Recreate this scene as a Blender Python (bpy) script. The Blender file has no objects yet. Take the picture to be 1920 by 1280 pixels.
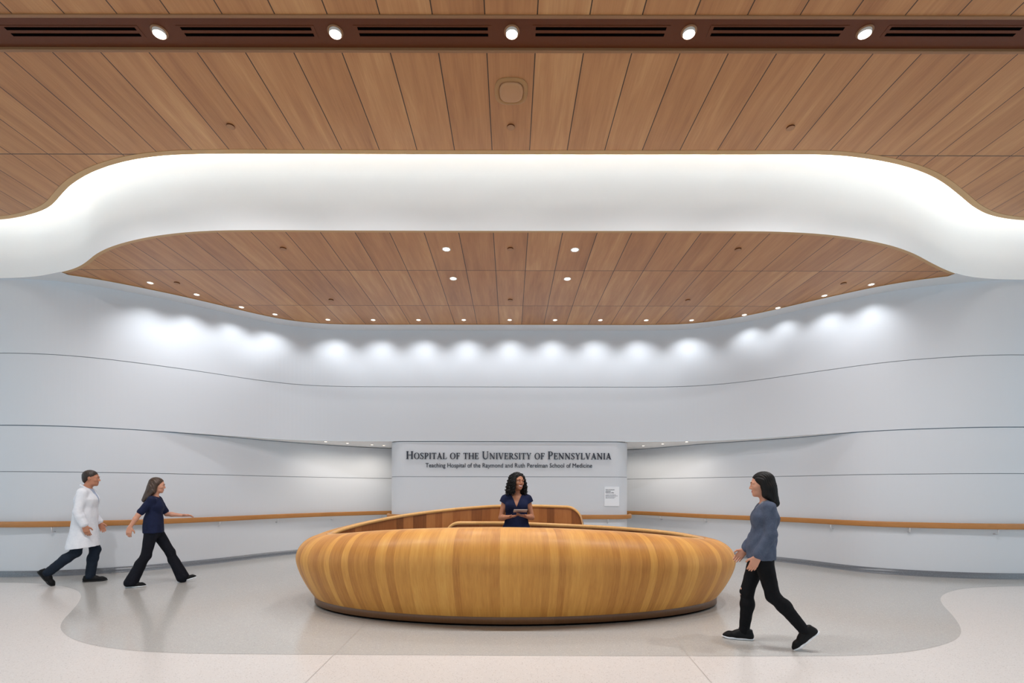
import bpy, bmesh, math, random
import numpy as np
from mathutils import Vector, Matrix

# ------------------------------------------------------------------ camera, world, exposure
SC = bpy.context.scene
COL = SC.collection
CAMH = 1.46          # camera height
F = 906.7            # focal length in pixels of the 1920 px frame (17 mm lens)
cam_d = bpy.data.cameras.new('camera'); cam_d.lens = 17.0; cam_d.sensor_width = 36.0; cam_d.sensor_fit = 'HORIZONTAL'
cam_d.shift_x = 3.5 / 1920; cam_d.shift_y = 278.0 / 1920; cam_d.clip_start = 0.05
cam = bpy.data.objects.new('camera', cam_d); COL.objects.link(cam)
cam.matrix_world = Matrix.Translation((0, 0, CAMH)) @ Matrix.Rotation(math.pi / 2, 4, 'X') @ Matrix.Rotation(0.002, 4, 'Z')
SC.camera = cam

world = bpy.data.worlds.new('world'); SC.world = world; world.use_nodes = True
bg = world.node_tree.nodes['Background']
bg.inputs[0].default_value = (0.66, 0.87, 1.0, 1); bg.inputs[1].default_value = 1.15
SC.view_settings.view_transform = 'Standard'; SC.view_settings.look = 'None'
SC.view_settings.exposure = 0.0; SC.view_settings.gamma = 1.0
SC.view_settings.use_curve_mapping = False
SC.cycles.max_bounces = 10; SC.cycles.diffuse_bounces = 6
SC.cycles.sample_clamp_indirect = 6.0
SC.cycles.caustics_reflective = False; SC.cycles.caustics_refractive = False

W_COVE, W_WASH, W_BEAM, W_DOWN, W_CORR = 440.0, 44.0, 195.0, 80.0, 17.0   # lamp powers
WARM = (1.0, 0.91, 0.80); NEUTRAL = (0.98, 0.98, 1.0); COOL = (0.90, 0.95, 1.0)

# ------------------------------------------------------------------ helpers
def hor(px): return 918.0 + (px - 956.5) * 0.002
def at_z(px, py, H):
    """photo pixel -> plan point on the level that lies H above (negative: below) the camera"""
    d = F * H / (hor(px) - py)
    return ((px - 956.5) / F * d, d)
def at_d(px, py, d): return ((px - 956.5) / F * d, d, CAMH + (hor(px) - py) / F * d)
def s2l(c):
    return tuple((v / 255 / 12.92 if v / 255 <= .04045 else ((v / 255 + .055) / 1.055) ** 2.4) for v in c) + (1.0,)

def catmull(pts, n=12):
    P = [np.array(p, float) for p in pts]
    P = [2 * P[0] - P[1]] + P + [2 * P[-1] - P[-2]]
    out = []
    for i in range(1, len(P) - 2):
        p0, p1, p2, p3 = P[i - 1:i + 3]
        t0 = 0; t1 = t0 + max(np.linalg.norm(p1 - p0), 1e-6) ** .5; t2 = t1 + max(np.linalg.norm(p2 - p1), 1e-6) ** .5; t3 = t2 + max(np.linalg.norm(p3 - p2), 1e-6) ** .5
        for k in range(n):
            t = t1 + (t2 - t1) * k / n
            A1 = (t1 - t) / (t1 - t0) * p0 + (t - t0) / (t1 - t0) * p1
            A2 = (t2 - t) / (t2 - t1) * p1 + (t - t1) / (t2 - t1) * p2
            A3 = (t3 - t) / (t3 - t2) * p2 + (t - t2) / (t3 - t2) * p3
            B1 = (t2 - t) / (t2 - t0) * A1 + (t - t0) / (t2 - t0) * A2
            B2 = (t3 - t) / (t3 - t1) * A2 + (t - t1) / (t3 - t1) * A3
            out.append((t2 - t) / (t2 - t1) * B1 + (t - t1) / (t2 - t1) * B2)
    out.append(P[-2])
    return np.array(out)
def resample(pts, step):
    pts = np.asarray(pts, float); d = np.r_[0, np.cumsum(np.linalg.norm(np.diff(pts, axis=0), axis=1))]
    n = max(2, int(d[-1] / step) + 1); s = np.linspace(0, d[-1], n)
    return np.stack([np.interp(s, d, pts[:, k]) for k in range(pts.shape[1])], 1)
def smooth_line(pts, it=4):
    p = np.array(pts, float)
    for _ in range(it): p[1:-1] = .5 * p[1:-1] + .25 * (p[:-2] + p[2:])
    return p
def normals2(p):
    t = np.gradient(p, axis=0); t /= np.linalg.norm(t, axis=1)[:, None] + 1e-12
    return np.stack([t[:, 1], -t[:, 0]], 1)          # to the right of the direction of travel

def link(name, verts, faces, mat=None, parent=None, smooth=False, uv=None, mats=None, midx=None):
    me = bpy.data.meshes.new(name); me.from_pydata([tuple(v) for v in verts], [], [tuple(f) for f in faces])
    if uv is not None:
        l = me.uv_layers.new(name='UVMap')
        vi = np.empty(len(me.loops), int); me.loops.foreach_get('vertex_index', vi)
        l.data.foreach_set('uv', np.asarray(uv, float)[vi].ravel())
    for m in (mats or ([mat] if mat else [])): me.materials.append(m)
    if midx is not None: me.polygons.foreach_set('material_index', midx)
    if smooth: me.polygons.foreach_set('use_smooth', [True] * len(me.polygons))
    me.update()
    o = bpy.data.objects.new(name, me); COL.objects.link(o)
    if parent: o.parent = parent
    return o
def link_bm(name, bm, mat=None, parent=None, smooth=False):
    me = bpy.data.meshes.new(name); bm.normal_update(); bm.to_mesh(me); bm.free()
    if mat: me.materials.append(mat)
    if smooth: me.polygons.foreach_set('use_smooth', [True] * len(me.polygons))
    o = bpy.data.objects.new(name, me); COL.objects.link(o)
    if parent: o.parent = parent
    return o
def struct(o, label=None):
    o['kind'] = 'structure'
    if label: o['label'] = label
    return o
def tag(o, label, cat, group=None):
    o['label'] = label; o['category'] = cat
    if group: o['group'] = group
    return o
def empty(name, loc=(0, 0, 0), rz=0):
    o = bpy.data.objects.new(name, None); COL.objects.link(o); o.location = loc; o.rotation_euler = (0, 0, rz); o.empty_display_size = .1
    return o
def copy_tree(o, parent=None):
    c = o.copy(); COL.objects.link(c)
    if parent: c.parent = parent
    for ch in list(o.children): copy_tree(ch, c)
    return c
def sweep(path, prof, closed=False, up=None, z=0.0):
    """path: plan points (n,2); prof: list of (offset to the right, z). Returns verts, faces, uv."""
    path = np.asarray(path, float); nn = normals2(path); prof = np.asarray(prof, float)
    u = np.r_[0, np.cumsum(np.linalg.norm(np.diff(path, axis=0), axis=1))]
    q = prof if not closed else np.vstack([prof, prof[:1]])
    v = np.r_[0, np.cumsum(np.linalg.norm(np.diff(q, axis=0), axis=1))]
    m = len(prof); V = []; UV = []
    for i in range(len(path)):
        for j in range(m):
            V.append((path[i, 0] + nn[i, 0] * prof[j, 0], path[i, 1] + nn[i, 1] * prof[j, 0], prof[j, 1] + z)); UV.append((u[i], v[j]))
    Fc = []
    for i in range(len(path) - 1):
        for j in range(m if closed else m - 1):
            a = i * m + j; b = i * m + (j + 1) % m
            Fc.append((a, b, b + m, a + m))
    if closed:
        Fc.append(tuple(range(m))[::-1]); Fc.append(tuple((len(path) - 1) * m + j for j in range(m)))
    return V, Fc, UV
def strip(A, B, z):
    """flat ribbon between two plan lines of equal length"""
    V = [(a[0], a[1], z) for a in A] + [(b[0], b[1], z) for b in B]; n = len(A)
    return V, [(i, i + 1, n + i + 1, n + i) for i in range(n - 1)]
def box_bm(bm, c, s, bev=0.0):
    r = bmesh.ops.create_cube(bm, size=1.0); vs = r['verts']
    for v in vs: v.co = Vector((v.co.x * s[0] + c[0], v.co.y * s[1] + c[1], v.co.z * s[2] + c[2]))
    if bev > 0:
        es = list({e for v in vs for e in v.link_edges})
        bmesh.ops.bevel(bm, geom=es, offset=bev, segments=2, profile=.5, affect='EDGES')
    return bm
def lathe(prof, n=32, cap0=False, cap1=False, sx=1.0, sy=1.0, e=2.0):
    """prof (r,z) turned about z; e>2 gives a rounded square"""
    V = []; Fc = []; m = len(prof)
    for k in range(n):
        a = 2 * math.pi * k / n; ca, sa = math.cos(a), math.sin(a)
        q = (abs(ca) ** e + abs(sa) ** e) ** (-1 / e)
        for r, z in prof: V.append((r * q * ca * sx, r * q * sa * sy, z))
    for k in range(n):
        for j in range(m - 1):
            a = k * m + j; b = ((k + 1) % n) * m + j
            Fc.append((a, b, b + 1, a + 1))
    if cap0: Fc.append(tuple(k * m for k in range(n))[::-1])
    if cap1: Fc.append(tuple(k * m + m - 1 for k in range(n)))
    return V, Fc
def tube(pts, r, n=8, cap=True):
    pts = [Vector(p) for p in pts]; V = []; Fc = []
    rr = r if hasattr(r, '__len__') else [r] * len(pts)
    prev = None
    for i, p in enumerate(pts):
        t = (pts[min(i + 1, len(pts) - 1)] - pts[max(i - 1, 0)]).normalized()
        if prev is None: a = t.orthogonal().normalized()
        else: a = (prev - t * prev.dot(t)).normalized()
        prev = a; b = t.cross(a)
        for k in range(n):
            w = 2 * math.pi * k / n
            V.append(tuple(p + (a * math.cos(w) + b * math.sin(w)) * rr[i]))
    for i in range(len(pts) - 1):
        for k in range(n):
            x = i * n + k; y = i * n + (k + 1) % n
            Fc.append((x, y, y + n, x + n))
    if cap: Fc.append(tuple(range(n))[::-1]); Fc.append(tuple((len(pts) - 1) * n + k for k in range(n)))
    return V, Fc
ORD = ['', 'first', 'second', 'third', 'fourth', 'fifth', 'sixth', 'seventh', 'eighth', 'ninth', 'tenth', 'eleventh', 'twelfth', 'thirteenth', 'fourteenth', 'fifteenth', 'sixteenth', 'seventeenth']

# ------------------------------------------------------------------ materials
def mat(name, col, rough=.5, metal=0.0, spec=.5, emit=None, estr=0.0, coat=0.0):
    m = bpy.data.materials.new(name); m.use_nodes = True; b = m.node_tree.nodes['Principled BSDF']
    b.inputs['Base Color'].default_value = s2l(col); b.inputs['Roughness'].default_value = rough; b.inputs['Metallic'].default_value = metal
    b.inputs['Specular IOR Level'].default_value = spec; b.inputs['Coat Weight'].default_value = coat
    if emit: b.inputs['Emission Color'].default_value = s2l(emit); b.inputs['Emission Strength'].default_value = estr
    return m
class NT:
    """small node helper"""
    def __init__(s, m): s.t = m.node_tree; s.b = s.t.nodes['Principled BSDF']
    def n(s, k, **kw):
        x = s.t.nodes.new(k)
        for a, v in kw.items(): setattr(x, a, v)
        return x
    def l(s, a, b): s.t.links.new(a, b)
    def put(s, i, v):
        if hasattr(v, 'is_output'): s.l(v, i)
        else: i.default_value = v
    def math(s, op, a, b=0.0, c=None):
        x = s.n('ShaderNodeMath', operation=op); s.put(x.inputs[0], a); s.put(x.inputs[1], b)
        if c is not None: s.put(x.inputs[2], c)
        return x.outputs[0]
    def mix(s, f, a, b, bt='MIX'):
        x = s.n('ShaderNodeMix', data_type='RGBA', blend_type=bt); s.put(x.inputs[0], f); s.put(x.inputs[6], a); s.put(x.inputs[7], b); return x.outputs[2]
    def noise(s, vec, scale, detail=3.0, rough=.5, dist=0.0):
        x = s.n('ShaderNodeTexNoise'); s.l(vec, x.inputs['Vector']); x.inputs['Scale'].default_value = scale; x.inputs['Detail'].default_value = detail
        x.inputs['Roughness'].default_value = rough; x.inputs['Distortion'].default_value = dist; return x.outputs['Fac']
    def comb(s, x, y, z=0.0):
        c = s.n('ShaderNodeCombineXYZ'); s.put(c.inputs[0], x); s.put(c.inputs[1], y); s.put(c.inputs[2], z); return c.outputs[0]
    def white(s, v):
        w = s.n('ShaderNodeTexWhiteNoise', noise_dimensions='1D'); s.put(w.inputs['W'], v); return w.outputs['Value']
    def ramp(s, f, stops):
        r = s.n('ShaderNodeValToRGB'); e = r.color_ramp.elements
        while len(e) < len(stops): e.new(.5)
        for q, (p, c) in zip(e, stops): q.position = p; q.color = s2l(c)
        s.l(f, r.inputs[0]); return r.outputs[0]
    def bump(s, h, st=.1, dist=.01):
        x = s.n('ShaderNodeBump'); x.inputs['Strength'].default_value = st; x.inputs['Distance'].default_value = dist; s.l(h, x.inputs['Height']); s.l(x.outputs[0], s.b.inputs['Normal'])

BW = 0.47   # ceiling board width
def ceiling_wood(name, joint, blen=1.47):
    m = mat(name, (160, 110, 70), .42); g = NT(m)
    tc = g.n('ShaderNodeTexCoord'); sp = g.n('ShaderNodeSeparateXYZ'); g.l(tc.outputs['Object'], sp.inputs[0])
    x, y = sp.outputs[0], sp.outputs[1]
    u = g.math('ADD', g.math('DIVIDE', x, BW), 100.5); iu = g.math('FLOOR', u); fu = g.math('FRACT', u)
    v = g.math('ADD', g.math('DIVIDE', g.math('SUBTRACT', y, joint), blen), 50.0); iv = g.math('FLOOR', v); fv = g.math('FRACT', v)
    rid = g.white(g.math('ADD', g.math('MULTIPLY', iu, 7.13), g.math('MULTIPLY', iv, 31.7)))
    off = g.math('MULTIPLY', rid, 37.0)
    vec = g.comb(g.math('ADD', x, off), g.math('MULTIPLY', y, .09), off)
    n1 = g.noise(vec, 9.0, 4.0, .55, .5)
    vec2 = g.comb(g.math('ADD', x, off), g.math('MULTIPLY', y, .035), off)
    n2 = g.noise(vec2, 70.0, 2.0, .5)
    n3 = g.noise(g.comb(g.math('ADD', x, off), g.math('MULTIPLY', y, .25), off), 2.2, 2.0)
    f = g.math('ADD', g.math('MULTIPLY', n1, .55), g.math('ADD', g.math('MULTIPLY', n2, .2), g.math('ADD', g.math('MULTIPLY', n3, .25), g.math('MULTIPLY', g.math('SUBTRACT', rid, .5), .16))))
    c = g.ramp(f, [(.28, (162, 108, 66)), (.45, (184, 129, 82)), (.56, (194, 140, 91)), (.72, (211, 161, 109))])
    a = g.math('MULTIPLY', g.math('MINIMUM', fu, g.math('SUBTRACT', 1.0, fu)), BW)
    b = g.math('MULTIPLY', g.math('MINIMUM', fv, g.math('SUBTRACT', 1.0, fv)), blen)
    seam = g.math('LESS_THAN', g.math('MINIMUM', a, g.math('MULTIPLY', b, .8)), .0055)
    g.l(g.mix(seam, c, s2l((62, 38, 22))), g.b.inputs['Base Color'])
    return m
def strip_wood(name, stops, rough=.35, coat=.15, stave=.13, tone=.5):
    """wood laid in staves across u of the UV map, grain along v"""
    m = mat(name, (180, 120, 60), rough, spec=.32, coat=coat); g = NT(m); g.b.inputs['Coat Roughness'].default_value = .22
    uvn = g.n('ShaderNodeUVMap'); sp = g.n('ShaderNodeSeparateXYZ'); g.l(uvn.outputs[0], sp.inputs[0]); u, v = sp.outputs[0], sp.outputs[1]
    wob = g.noise(g.comb(u, 0.0), 2.3, 1.0)
    k = g.math('DIVIDE', g.math('ADD', u, g.math('MULTIPLY', wob, .3)), stave)
    r = g.white(g.math('FLOOR', k)); off = g.math('MULTIPLY', r, 53.0)
    n1 = g.noise(g.comb(g.math('ADD', u, off), g.math('MULTIPLY', v, .06), off), 42.0, 4.0, .6, .3)
    n2 = g.noise(g.comb(g.math('ADD', u, off), g.math('MULTIPLY', v, .5), off), 5.0, 3.0, .5, .8)
    n3 = g.noise(g.comb(g.math('MULTIPLY', u, 1.0), g.math('MULTIPLY', v, .03)), 260.0, 2.0, .5)
    f = g.math('ADD', g.math('MULTIPLY', r, tone), g.math('ADD', g.math('MULTIPLY', n1, .34), g.math('ADD', g.math('MULTIPLY', n2, .2), g.math('MULTIPLY', n3, .3))))
    f = g.math('SUBTRACT', f, (tone - .5) * .5 + .17)
    g.l(g.ramp(f, stops), g.b.inputs['Base Color'])
    g.bump(n3, .06, .004)
    return m
def terrazzo(name, base, chipd, chipl, rough):
    m = mat(name, base, rough, spec=.5); g = NT(m)
    tc = g.n('ShaderNodeTexCoord'); ob = tc.outputs['Object']
    vo = g.n('ShaderNodeTexVoronoi'); vo.inputs['Scale'].default_value = 95.0; g.l(ob, vo.inputs['Vector'])
    sep = g.n('ShaderNodeSeparateColor'); g.l(vo.outputs['Color'], sep.inputs[0])
    big = g.noise(ob, .7, 3.0, .55)
    c = g.mix(g.math('MULTIPLY', big, .35), s2l(base), s2l(tuple(v * .93 for v in base)))
    inside = g.math('LESS_THAN', vo.outputs['Distance'], .42)
    c = g.mix(g.math('MULTIPLY', g.math('GREATER_THAN', sep.outputs[0], .84), g.math('MULTIPLY', inside, .5)), c, s2l(chipl))
    c = g.mix(g.math('MULTIPLY', g.math('LESS_THAN', sep.outputs[0], .13), g.math('MULTIPLY', inside, .5)), c, s2l(chipd))
    g.l(c, g.b.inputs['Base Color'])
    return m
def paint(name, col, rough=.55):
    m = mat(name, col, rough, spec=.35); g = NT(m); tc = g.n('ShaderNodeTexCoord')
    n = g.noise(tc.outputs['Object'], 1.3, 3.0); g.l(g.mix(g.math('MULTIPLY', n, .06), s2l(col), s2l(tuple(v * .9 for v in col))), g.b.inputs['Base Color'])
    return m
def cloth(name, col, col2=None, scale=60.0, rough=.85):
    m = mat(name, col, rough, spec=.2); g = NT(m); tc = g.n('ShaderNodeTexCoord')
    n = g.noise(tc.outputs['Object'], scale, 3.0); big = g.noise(tc.outputs['Object'], 9.0, 3.0)
    f = g.math('ADD', g.math('MULTIPLY', n, .4), g.math('MULTIPLY', big, .6))
    g.l(g.ramp(f, [(.3, col2 or tuple(v * .8 for v in col)), (.7, col)]), g.b.inputs['Base Color'])
    g.bump(n, .25, .003)
    return m
M_WALL = paint('white wall panel', (216, 219, 224), .42)
M_JOINTSHADE = mat('grey joint shade', (136, 140, 148), .8)  # shade of the recessed wall joints, put into the colour
M_PLASTER = paint('white plaster', (248, 248, 248), .6)
M_SOFFIT = paint('soffit plaster', (226, 227, 229), .6)
M_CEIL = ceiling_wood('ceiling boards', 6.14)
M_CEILLOW = ceiling_wood('lower ceiling boards', 7.70)
M_TRIM = mat('light wood trim', (196, 156, 104), .4)
M_BRONZE = mat('brown metal channel', (98, 50, 22), .45, spec=.3)
M_BRONZE_L = mat('brown metal edge', (150, 108, 72), .4)
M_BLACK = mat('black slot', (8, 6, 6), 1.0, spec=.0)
M_FLOOR = terrazzo('cream terrazzo', (224, 220, 216), (170, 162, 156), (240, 238, 234), .22)
M_FLOOR2 = terrazzo('grey terrazzo', (191, 190, 186), (150, 149, 146), (222, 221, 216), .16)
M_BASE = terrazzo('dark terrazzo base', (112, 117, 124), (80, 84, 92), (150, 156, 162), .3)
M_JOINT = mat('floor divider', (172, 166, 160), .3)
OAK = [(.10, (142, 88, 40)), (.36, (183, 123, 58)), (.6, (210, 151, 74)), (.88, (230, 180, 98))]
M_DESK = strip_wood('oak staves', OAK, rough=.46, coat=.03, stave=.088, tone=.30)
M_DESKIN = strip_wood('inner oak staves', [(.12, (104, 60, 28)), (.45, (148, 90, 46)), (.9, (184, 124, 70))], rough=.4, stave=.15)
M_RIM = strip_wood('oak rim', [(.1, (190, 138, 76)), (.9, (222, 176, 112))], stave=1.1, tone=.3)
M_PLINTH = strip_wood('dark oak plinth', [(.1, (92, 60, 36)), (.9, (124, 86, 56))], stave=2.0, tone=.3)
M_RAIL = strip_wood('handrail oak', [(.1, (160, 104, 52)), (.9, (196, 138, 78))], stave=1.6, tone=.4)
M_STEEL = mat('white bracket', (206, 208, 212), .4)
M_LENS = mat('lamp lens', (255, 255, 255), .3, emit=(255, 250, 242), estr=9.0)
M_LENS_S = mat('small lamp lens', (255, 255, 255), .3, emit=(255, 240, 220), estr=5.0)
M_TRIMW = mat('lamp trim', (225, 215, 205), .4)
M_PLATE = mat('tan cover plate', (172, 126, 88), .5)
M_INK = mat('sign ink', (30, 36, 52), .45)
# ------------------------------------------------------------------ the setting: plan lines taken from the photograph
ZU, ZL, ZO = CAMH + 4.25, CAMH + 3.49, CAMH + 1.06        # upper ceiling, lower ceiling, corridor ceiling
XE = 13.0                                                  # how far the hall runs to each side
def plan(px, H): return [at_z(x, y, H) for x, y in px]
# upper wall (top line under the lower ceiling)
WL = plan([(36.6, 520.5), (118, 526), (197, 537), (281, 554), (351, 568), (422, 585), (478, 598), (545, 610.5), (610, 616.5), (680, 618), (800, 618)], 3.49)
WR = plan([(1110, 618.5), (1230, 618.5), (1290, 616.5), (1350, 610), (1410, 600), (1510, 577.5), (1585, 561), (1660, 545), (1735, 535), (1810, 527.5), (1882, 523)], 3.49)
wall_line = catmull([(-XE, WL[0][1] + .02), (-10.5, WL[0][1] + .02), (-9, WL[0][1] + .02)] + WL + WR + [(9, WR[-1][1] + .02), (10.5, WR[-1][1] + .02), (XE, WR[-1][1] + .02)])
wall_line = smooth_line(resample(wall_line, .08), 30)          # kept behind the fascia below
# white fascia (its bottom line) and the edge of the upper ceiling
FA = plan([(0, 520.4), (56, 518.5), (98, 512), (141, 501), (163, 488), (176, 476.5), (202.5, 462.5), (239, 451), (281, 442), (337, 434.5), (394, 430.7), (478, 429.5), (650, 430.3), (956, 431),
           (1360, 431.5), (1460, 432.6), (1560, 439), (1660, 456), (1710, 472.5), (1745, 491), (1780, 507.5), (1810, 516.5), (1860, 522), (1920, 523.3)], 3.49)
fascia = catmull([(-XE, FA[0][1] + .0), (-10, FA[0][1] + .0)] + FA + [(10, FA[-1][1]), (XE, FA[-1][1])])
fascia = smooth_line(resample(fascia, .05), 14)
wall_line[:, 1] = np.maximum(wall_line[:, 1], np.interp(wall_line[:, 0], fascia[:, 0], fascia[:, 1]) + .012)
wall_line = smooth_line(wall_line, 3)
# lower wall, sweeping on behind the sign panel
LL = plan([(420, 817.3), (480, 823), (542, 828.2), (631, 834.6), (725, 839.6)], 1.06)
LR = plan([(1184, 842), (1250, 837.4), (1312, 832), (1400, 826), (1500, 819)], 1.06)
iL = [tuple(p) for p in wall_line if p[0] < LL[0][0] - .5][::6]; iR = [tuple(p) for p in wall_line if p[0] > LR[-1][0] + .5][::6]
low_left = smooth_line(resample(catmull(iL + LL + [(-1.6, 12.95), (0, 13.1)]), .08), 12)
low_right = smooth_line(resample(catmull([(0, 13.1), (1.6, 12.98)] + LR + iR), .08), 12)
UP = plan([(0, 411), (42, 405), (79, 394), (98, 382.5), (112.5, 366), (132, 346), (169, 323.5), (211, 308), (253, 298), (309, 291), (394, 288), (600, 288.3), (956, 289.3),
           (1400, 289.5), (1555, 290), (1610, 295), (1670, 305), (1720, 319), (1760, 337.5), (1800, 367.5), (1825, 388), (1855, 403), (1890, 410), (1920, 412.5)], 4.25)
upedge = catmull([(-XE, UP[0][1] + .04), (-10, UP[0][1] + .04)] + UP + [(10, UP[-1][1] + .04), (XE, UP[-1][1] + .04)])
upedge = smooth_line(resample(upedge, .05), 10)

# walls: courses with a recessed joint between them
def wall_profile(z0, z1, joints):
    p = [(0, z0)]
    for j in joints:
        p += [(0, j - .005), (-.01, j - .0048), (-.01, j + .0048), (0, j + .005)]
    return p + [(0, z1)] + ([(-.04, z1), (-.04, z1 + .05)] if z1 < ZO else [])
def wall(name, line, prof, label):
    V, Fc, UV = sweep(line, prof); m = len(prof)
    rec = [prof[j][0] < -.001 or prof[j + 1][0] < -.001 for j in range(m - 1)]
    return struct(link(name, V, Fc, mats=[M_WALL, M_JOINTSHADE], midx=[int(rec[i % (m - 1)]) for i in range(len(Fc))]), label)
J1, J2, J3 = 1.745, ZO, CAMH + 2.245
wall('wall_back', wall_line, wall_profile(ZO, ZL + .02, [J3]), 'curved white upper wall over the corridor openings')
wall('wall_left', low_left, wall_profile(0, ZO - .014, [J1]), 'curved white panelled wall sweeping in from the left')
wall('wall_right', low_right, wall_profile(0, ZO - .014, [J1]), 'curved white panelled wall sweeping in from the right')
# ceiling of the corridor behind the sign panel
low = np.vstack([low_left, low_right[1:]])
xs = np.linspace(-6.2, 6.2, 120)
wl = np.interp(xs, wall_line[:, 0], wall_line[:, 1]); ol = np.argsort(low[:, 0]); ll = np.interp(xs, low[ol, 0], low[ol, 1])
V, Fc = strip(np.c_[xs, np.minimum(wl + .02, ll + .03)], np.c_[xs, ll + .05], ZO); struct(link('ceiling', V, Fc, M_PLASTER), 'white corridor ceiling behind the sign wall')
for nm, line in (('baseboard_left', low_left), ('baseboard_right', low_right)):
    V, Fc, UV = sweep(line, [(0, .098), (.012, .098), (.014, .03), (.022, .01), (.04, .001)]); struct(link(nm, V, Fc, M_BASE, smooth=True), 'dark grey terrazzo base along the curved wall')

# lower wood ceiling between fascia and wall, with a plaster margin along the wall
inner = wall_line + normals2(wall_line) * .36
inner = smooth_line(inner, 10)
xs = np.linspace(-7.55, 7.6, 700)
yf = np.interp(xs, fascia[:, 0], fascia[:, 1]); yi = np.interp(xs, inner[:, 0], inner[:, 1]); yw = np.interp(xs, wall_line[:, 0], wall_line[:, 1])
keep = yi > yf + .07
xk = xs[keep]; V, Fc = strip(np.c_[xk, yf[keep] + .06], np.c_[xk, yi[keep]], ZL)
struct(link('ceiling_lower', V, [f[::-1] for f in Fc], M_CEILLOW), 'lower wood board ceiling inside the white fascia')
V, Fc = strip(np.c_[xk, yf[keep]], np.c_[xk, yf[keep] + .06], ZL - .006); struct(link('trim_2', V, Fc, M_TRIM), 'wood edge under the white fascia')
xw = np.linspace(-XE, XE, 900); yf2 = np.interp(xw, fascia[:, 0], fascia[:, 1]); yi2 = np.interp(xw, inner[:, 0], inner[:, 1]); yw2 = np.interp(xw, wall_line[:, 0], wall_line[:, 1])
V, Fc = strip(np.c_[xw, np.where(yi2 > yf2 + .11, yi2 - .002, yf2 - .012)], np.c_[xw, yw2 + .03], ZL - .012); struct(link('trim_3', V, Fc, M_SOFFIT), 'white plaster margin between boards and wall')
V = []; Fc = []
for x, y in np.c_[xk, yi[keep]]: V += [(x, y, ZL + .01), (x, y, ZL - .012)]
Fc = [(2 * i, 2 * i + 1, 2 * i + 3, 2 * i + 2) for i in range(len(xk) - 1)]
struct(link('trim_4', V, Fc, M_TRIM), 'board edge along the plaster margin')

# fascia with the cove behind the upper ceiling edge
ZC = CAMH + 4.62
V, Fc, UV = sweep(fascia, [(0, ZL - .012), (0, ZL + .4), (0, ZC - .12), (-.0, ZC - .12)]); struct(link('wall_fascia', V, Fc, M_PLASTER, smooth=True), 'curved white band lit from the cove above')
off = fascia + normals2(fascia) * .9
V, Fc, UV = sweep(fascia, [(0, ZC - .12), (.02, ZC - .06), (.06, ZC - .02), (.12, ZC), (1.1, ZC + .0)]); struct(link('ceiling_cove', V, Fc, M_PLASTER, smooth=True), 'white top of the light cove')
# upper ceiling: slab edge, wood rim, boards
xu = np.linspace(-XE, XE, 1100); yu = np.interp(xu, upedge[:, 0], upedge[:, 1])
en = normals2(upedge); e1 = upedge + en * .075
e1 = smooth_line(e1, 4)
V, Fc, UV = sweep(upedge, [(.075, ZU + .004), (.075, ZU - .004), (0, ZU - .004), (0, ZU + .07)]); struct(link('trim_5', V, Fc, M_TRIM), 'light wood rim of the upper ceiling')
V, Fc, UV = sweep(upedge, [(0, ZU + .07), (.0, ZU + .155), (.02, ZU + .155), (.02, ZU + .07), (.5, ZU + .07), (.5, ZC + .01)]); struct(link('trim_10', V, Fc, M_PLASTER), 'white floor of the light cove with an added light-blocking lip')  # unseen lip and back wall added to hold back strip light and daylight
BY0, BY1 = F * 4.25 / 888.0, F * 4.25 / 823.0
yu1 = np.interp(xu, e1[:, 0], e1[:, 1]) - .0
V, Fc = strip(np.c_[xu, np.full_like(xu, BY1)], np.c_[xu, yu1 + .01], ZU); struct(link('ceiling_upper', V, [f[::-1] for f in Fc], M_CEIL), 'wood board ceiling in front of the white fascia')
V = [(-XE, -7, ZU), (XE, -7, ZU), (XE, BY0, ZU), (-XE, BY0, ZU)]; struct(link('ceiling_front', V, [(0, 3, 2, 1)], M_CEIL), 'wood board ceiling nearest the camera')
# brown channel across the ceiling
bm = bmesh.new(); box_bm(bm, (0, (BY0 + BY1) / 2, ZU + .04), (2 * XE, BY1 - BY0, .05)); struct(link_bm('trim_6', bm, M_BRONZE), 'dark brown metal channel across the ceiling')
for i, yy in enumerate((BY0, BY1)):
    bm = bmesh.new(); box_bm(bm, (0, yy, ZU + .012), (2 * XE, .028, .05), .004); struct(link_bm('trim_%d' % (7 + i), bm, M_BRONZE_L), 'thin edge strip of the brown ceiling channel')

# floor with the grey field let into it
struct(link('floor', [(-XE, -7, 0), (XE, -7, 0), (XE, 14, 0), (-XE, 14, 0)], [(0, 1, 2, 3)], M_FLOOR), 'polished cream terrazzo floor')
G = [(0, 1092), (40, 1092.3), (80, 1094.5), (118, 1099), (143, 1106), (152, 1115), (147, 1130), (132, 1148), (117, 1165), (114, 1178), (124, 1190), (148, 1202), (190, 1212), (250, 1219.5), (320, 1223.5), (400, 1225.3),
     (700, 1227.5), (1000, 1229), (1300, 1230), (1500, 1230), (1610, 1228.5), (1690, 1223), (1750, 1213), (1788, 1201), (1802, 1188), (1800, 1173), (1786, 1153), (1768, 1133), (1764, 1121), (1776, 1111), (1805, 1104), (1850, 1100.3), (1890, 1099), (1920, 1098.6)]
gl = smooth_line(resample(catmull([(-XE, 7.66), (-10, 7.66)] + plan(G, -CAMH) + [(10, 7.42), (XE, 7.42)]), .05), 3)
bm = bmesh.new(); vs = [bm.verts.new((p[0], p[1], .0012)) for p in gl] + [bm.verts.new((XE, 14, .0012)), bm.verts.new((-XE, 14, .0012))]
f = bm.faces.new(vs); bm.normal_update()
if f.normal.z < 0: f.normal_flip()
bmesh.ops.triangulate(bm, faces=[f])
fo = struct(link_bm('floor_field', bm, M_FLOOR2), 'grey terrazzo field with a curving outline')
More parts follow.
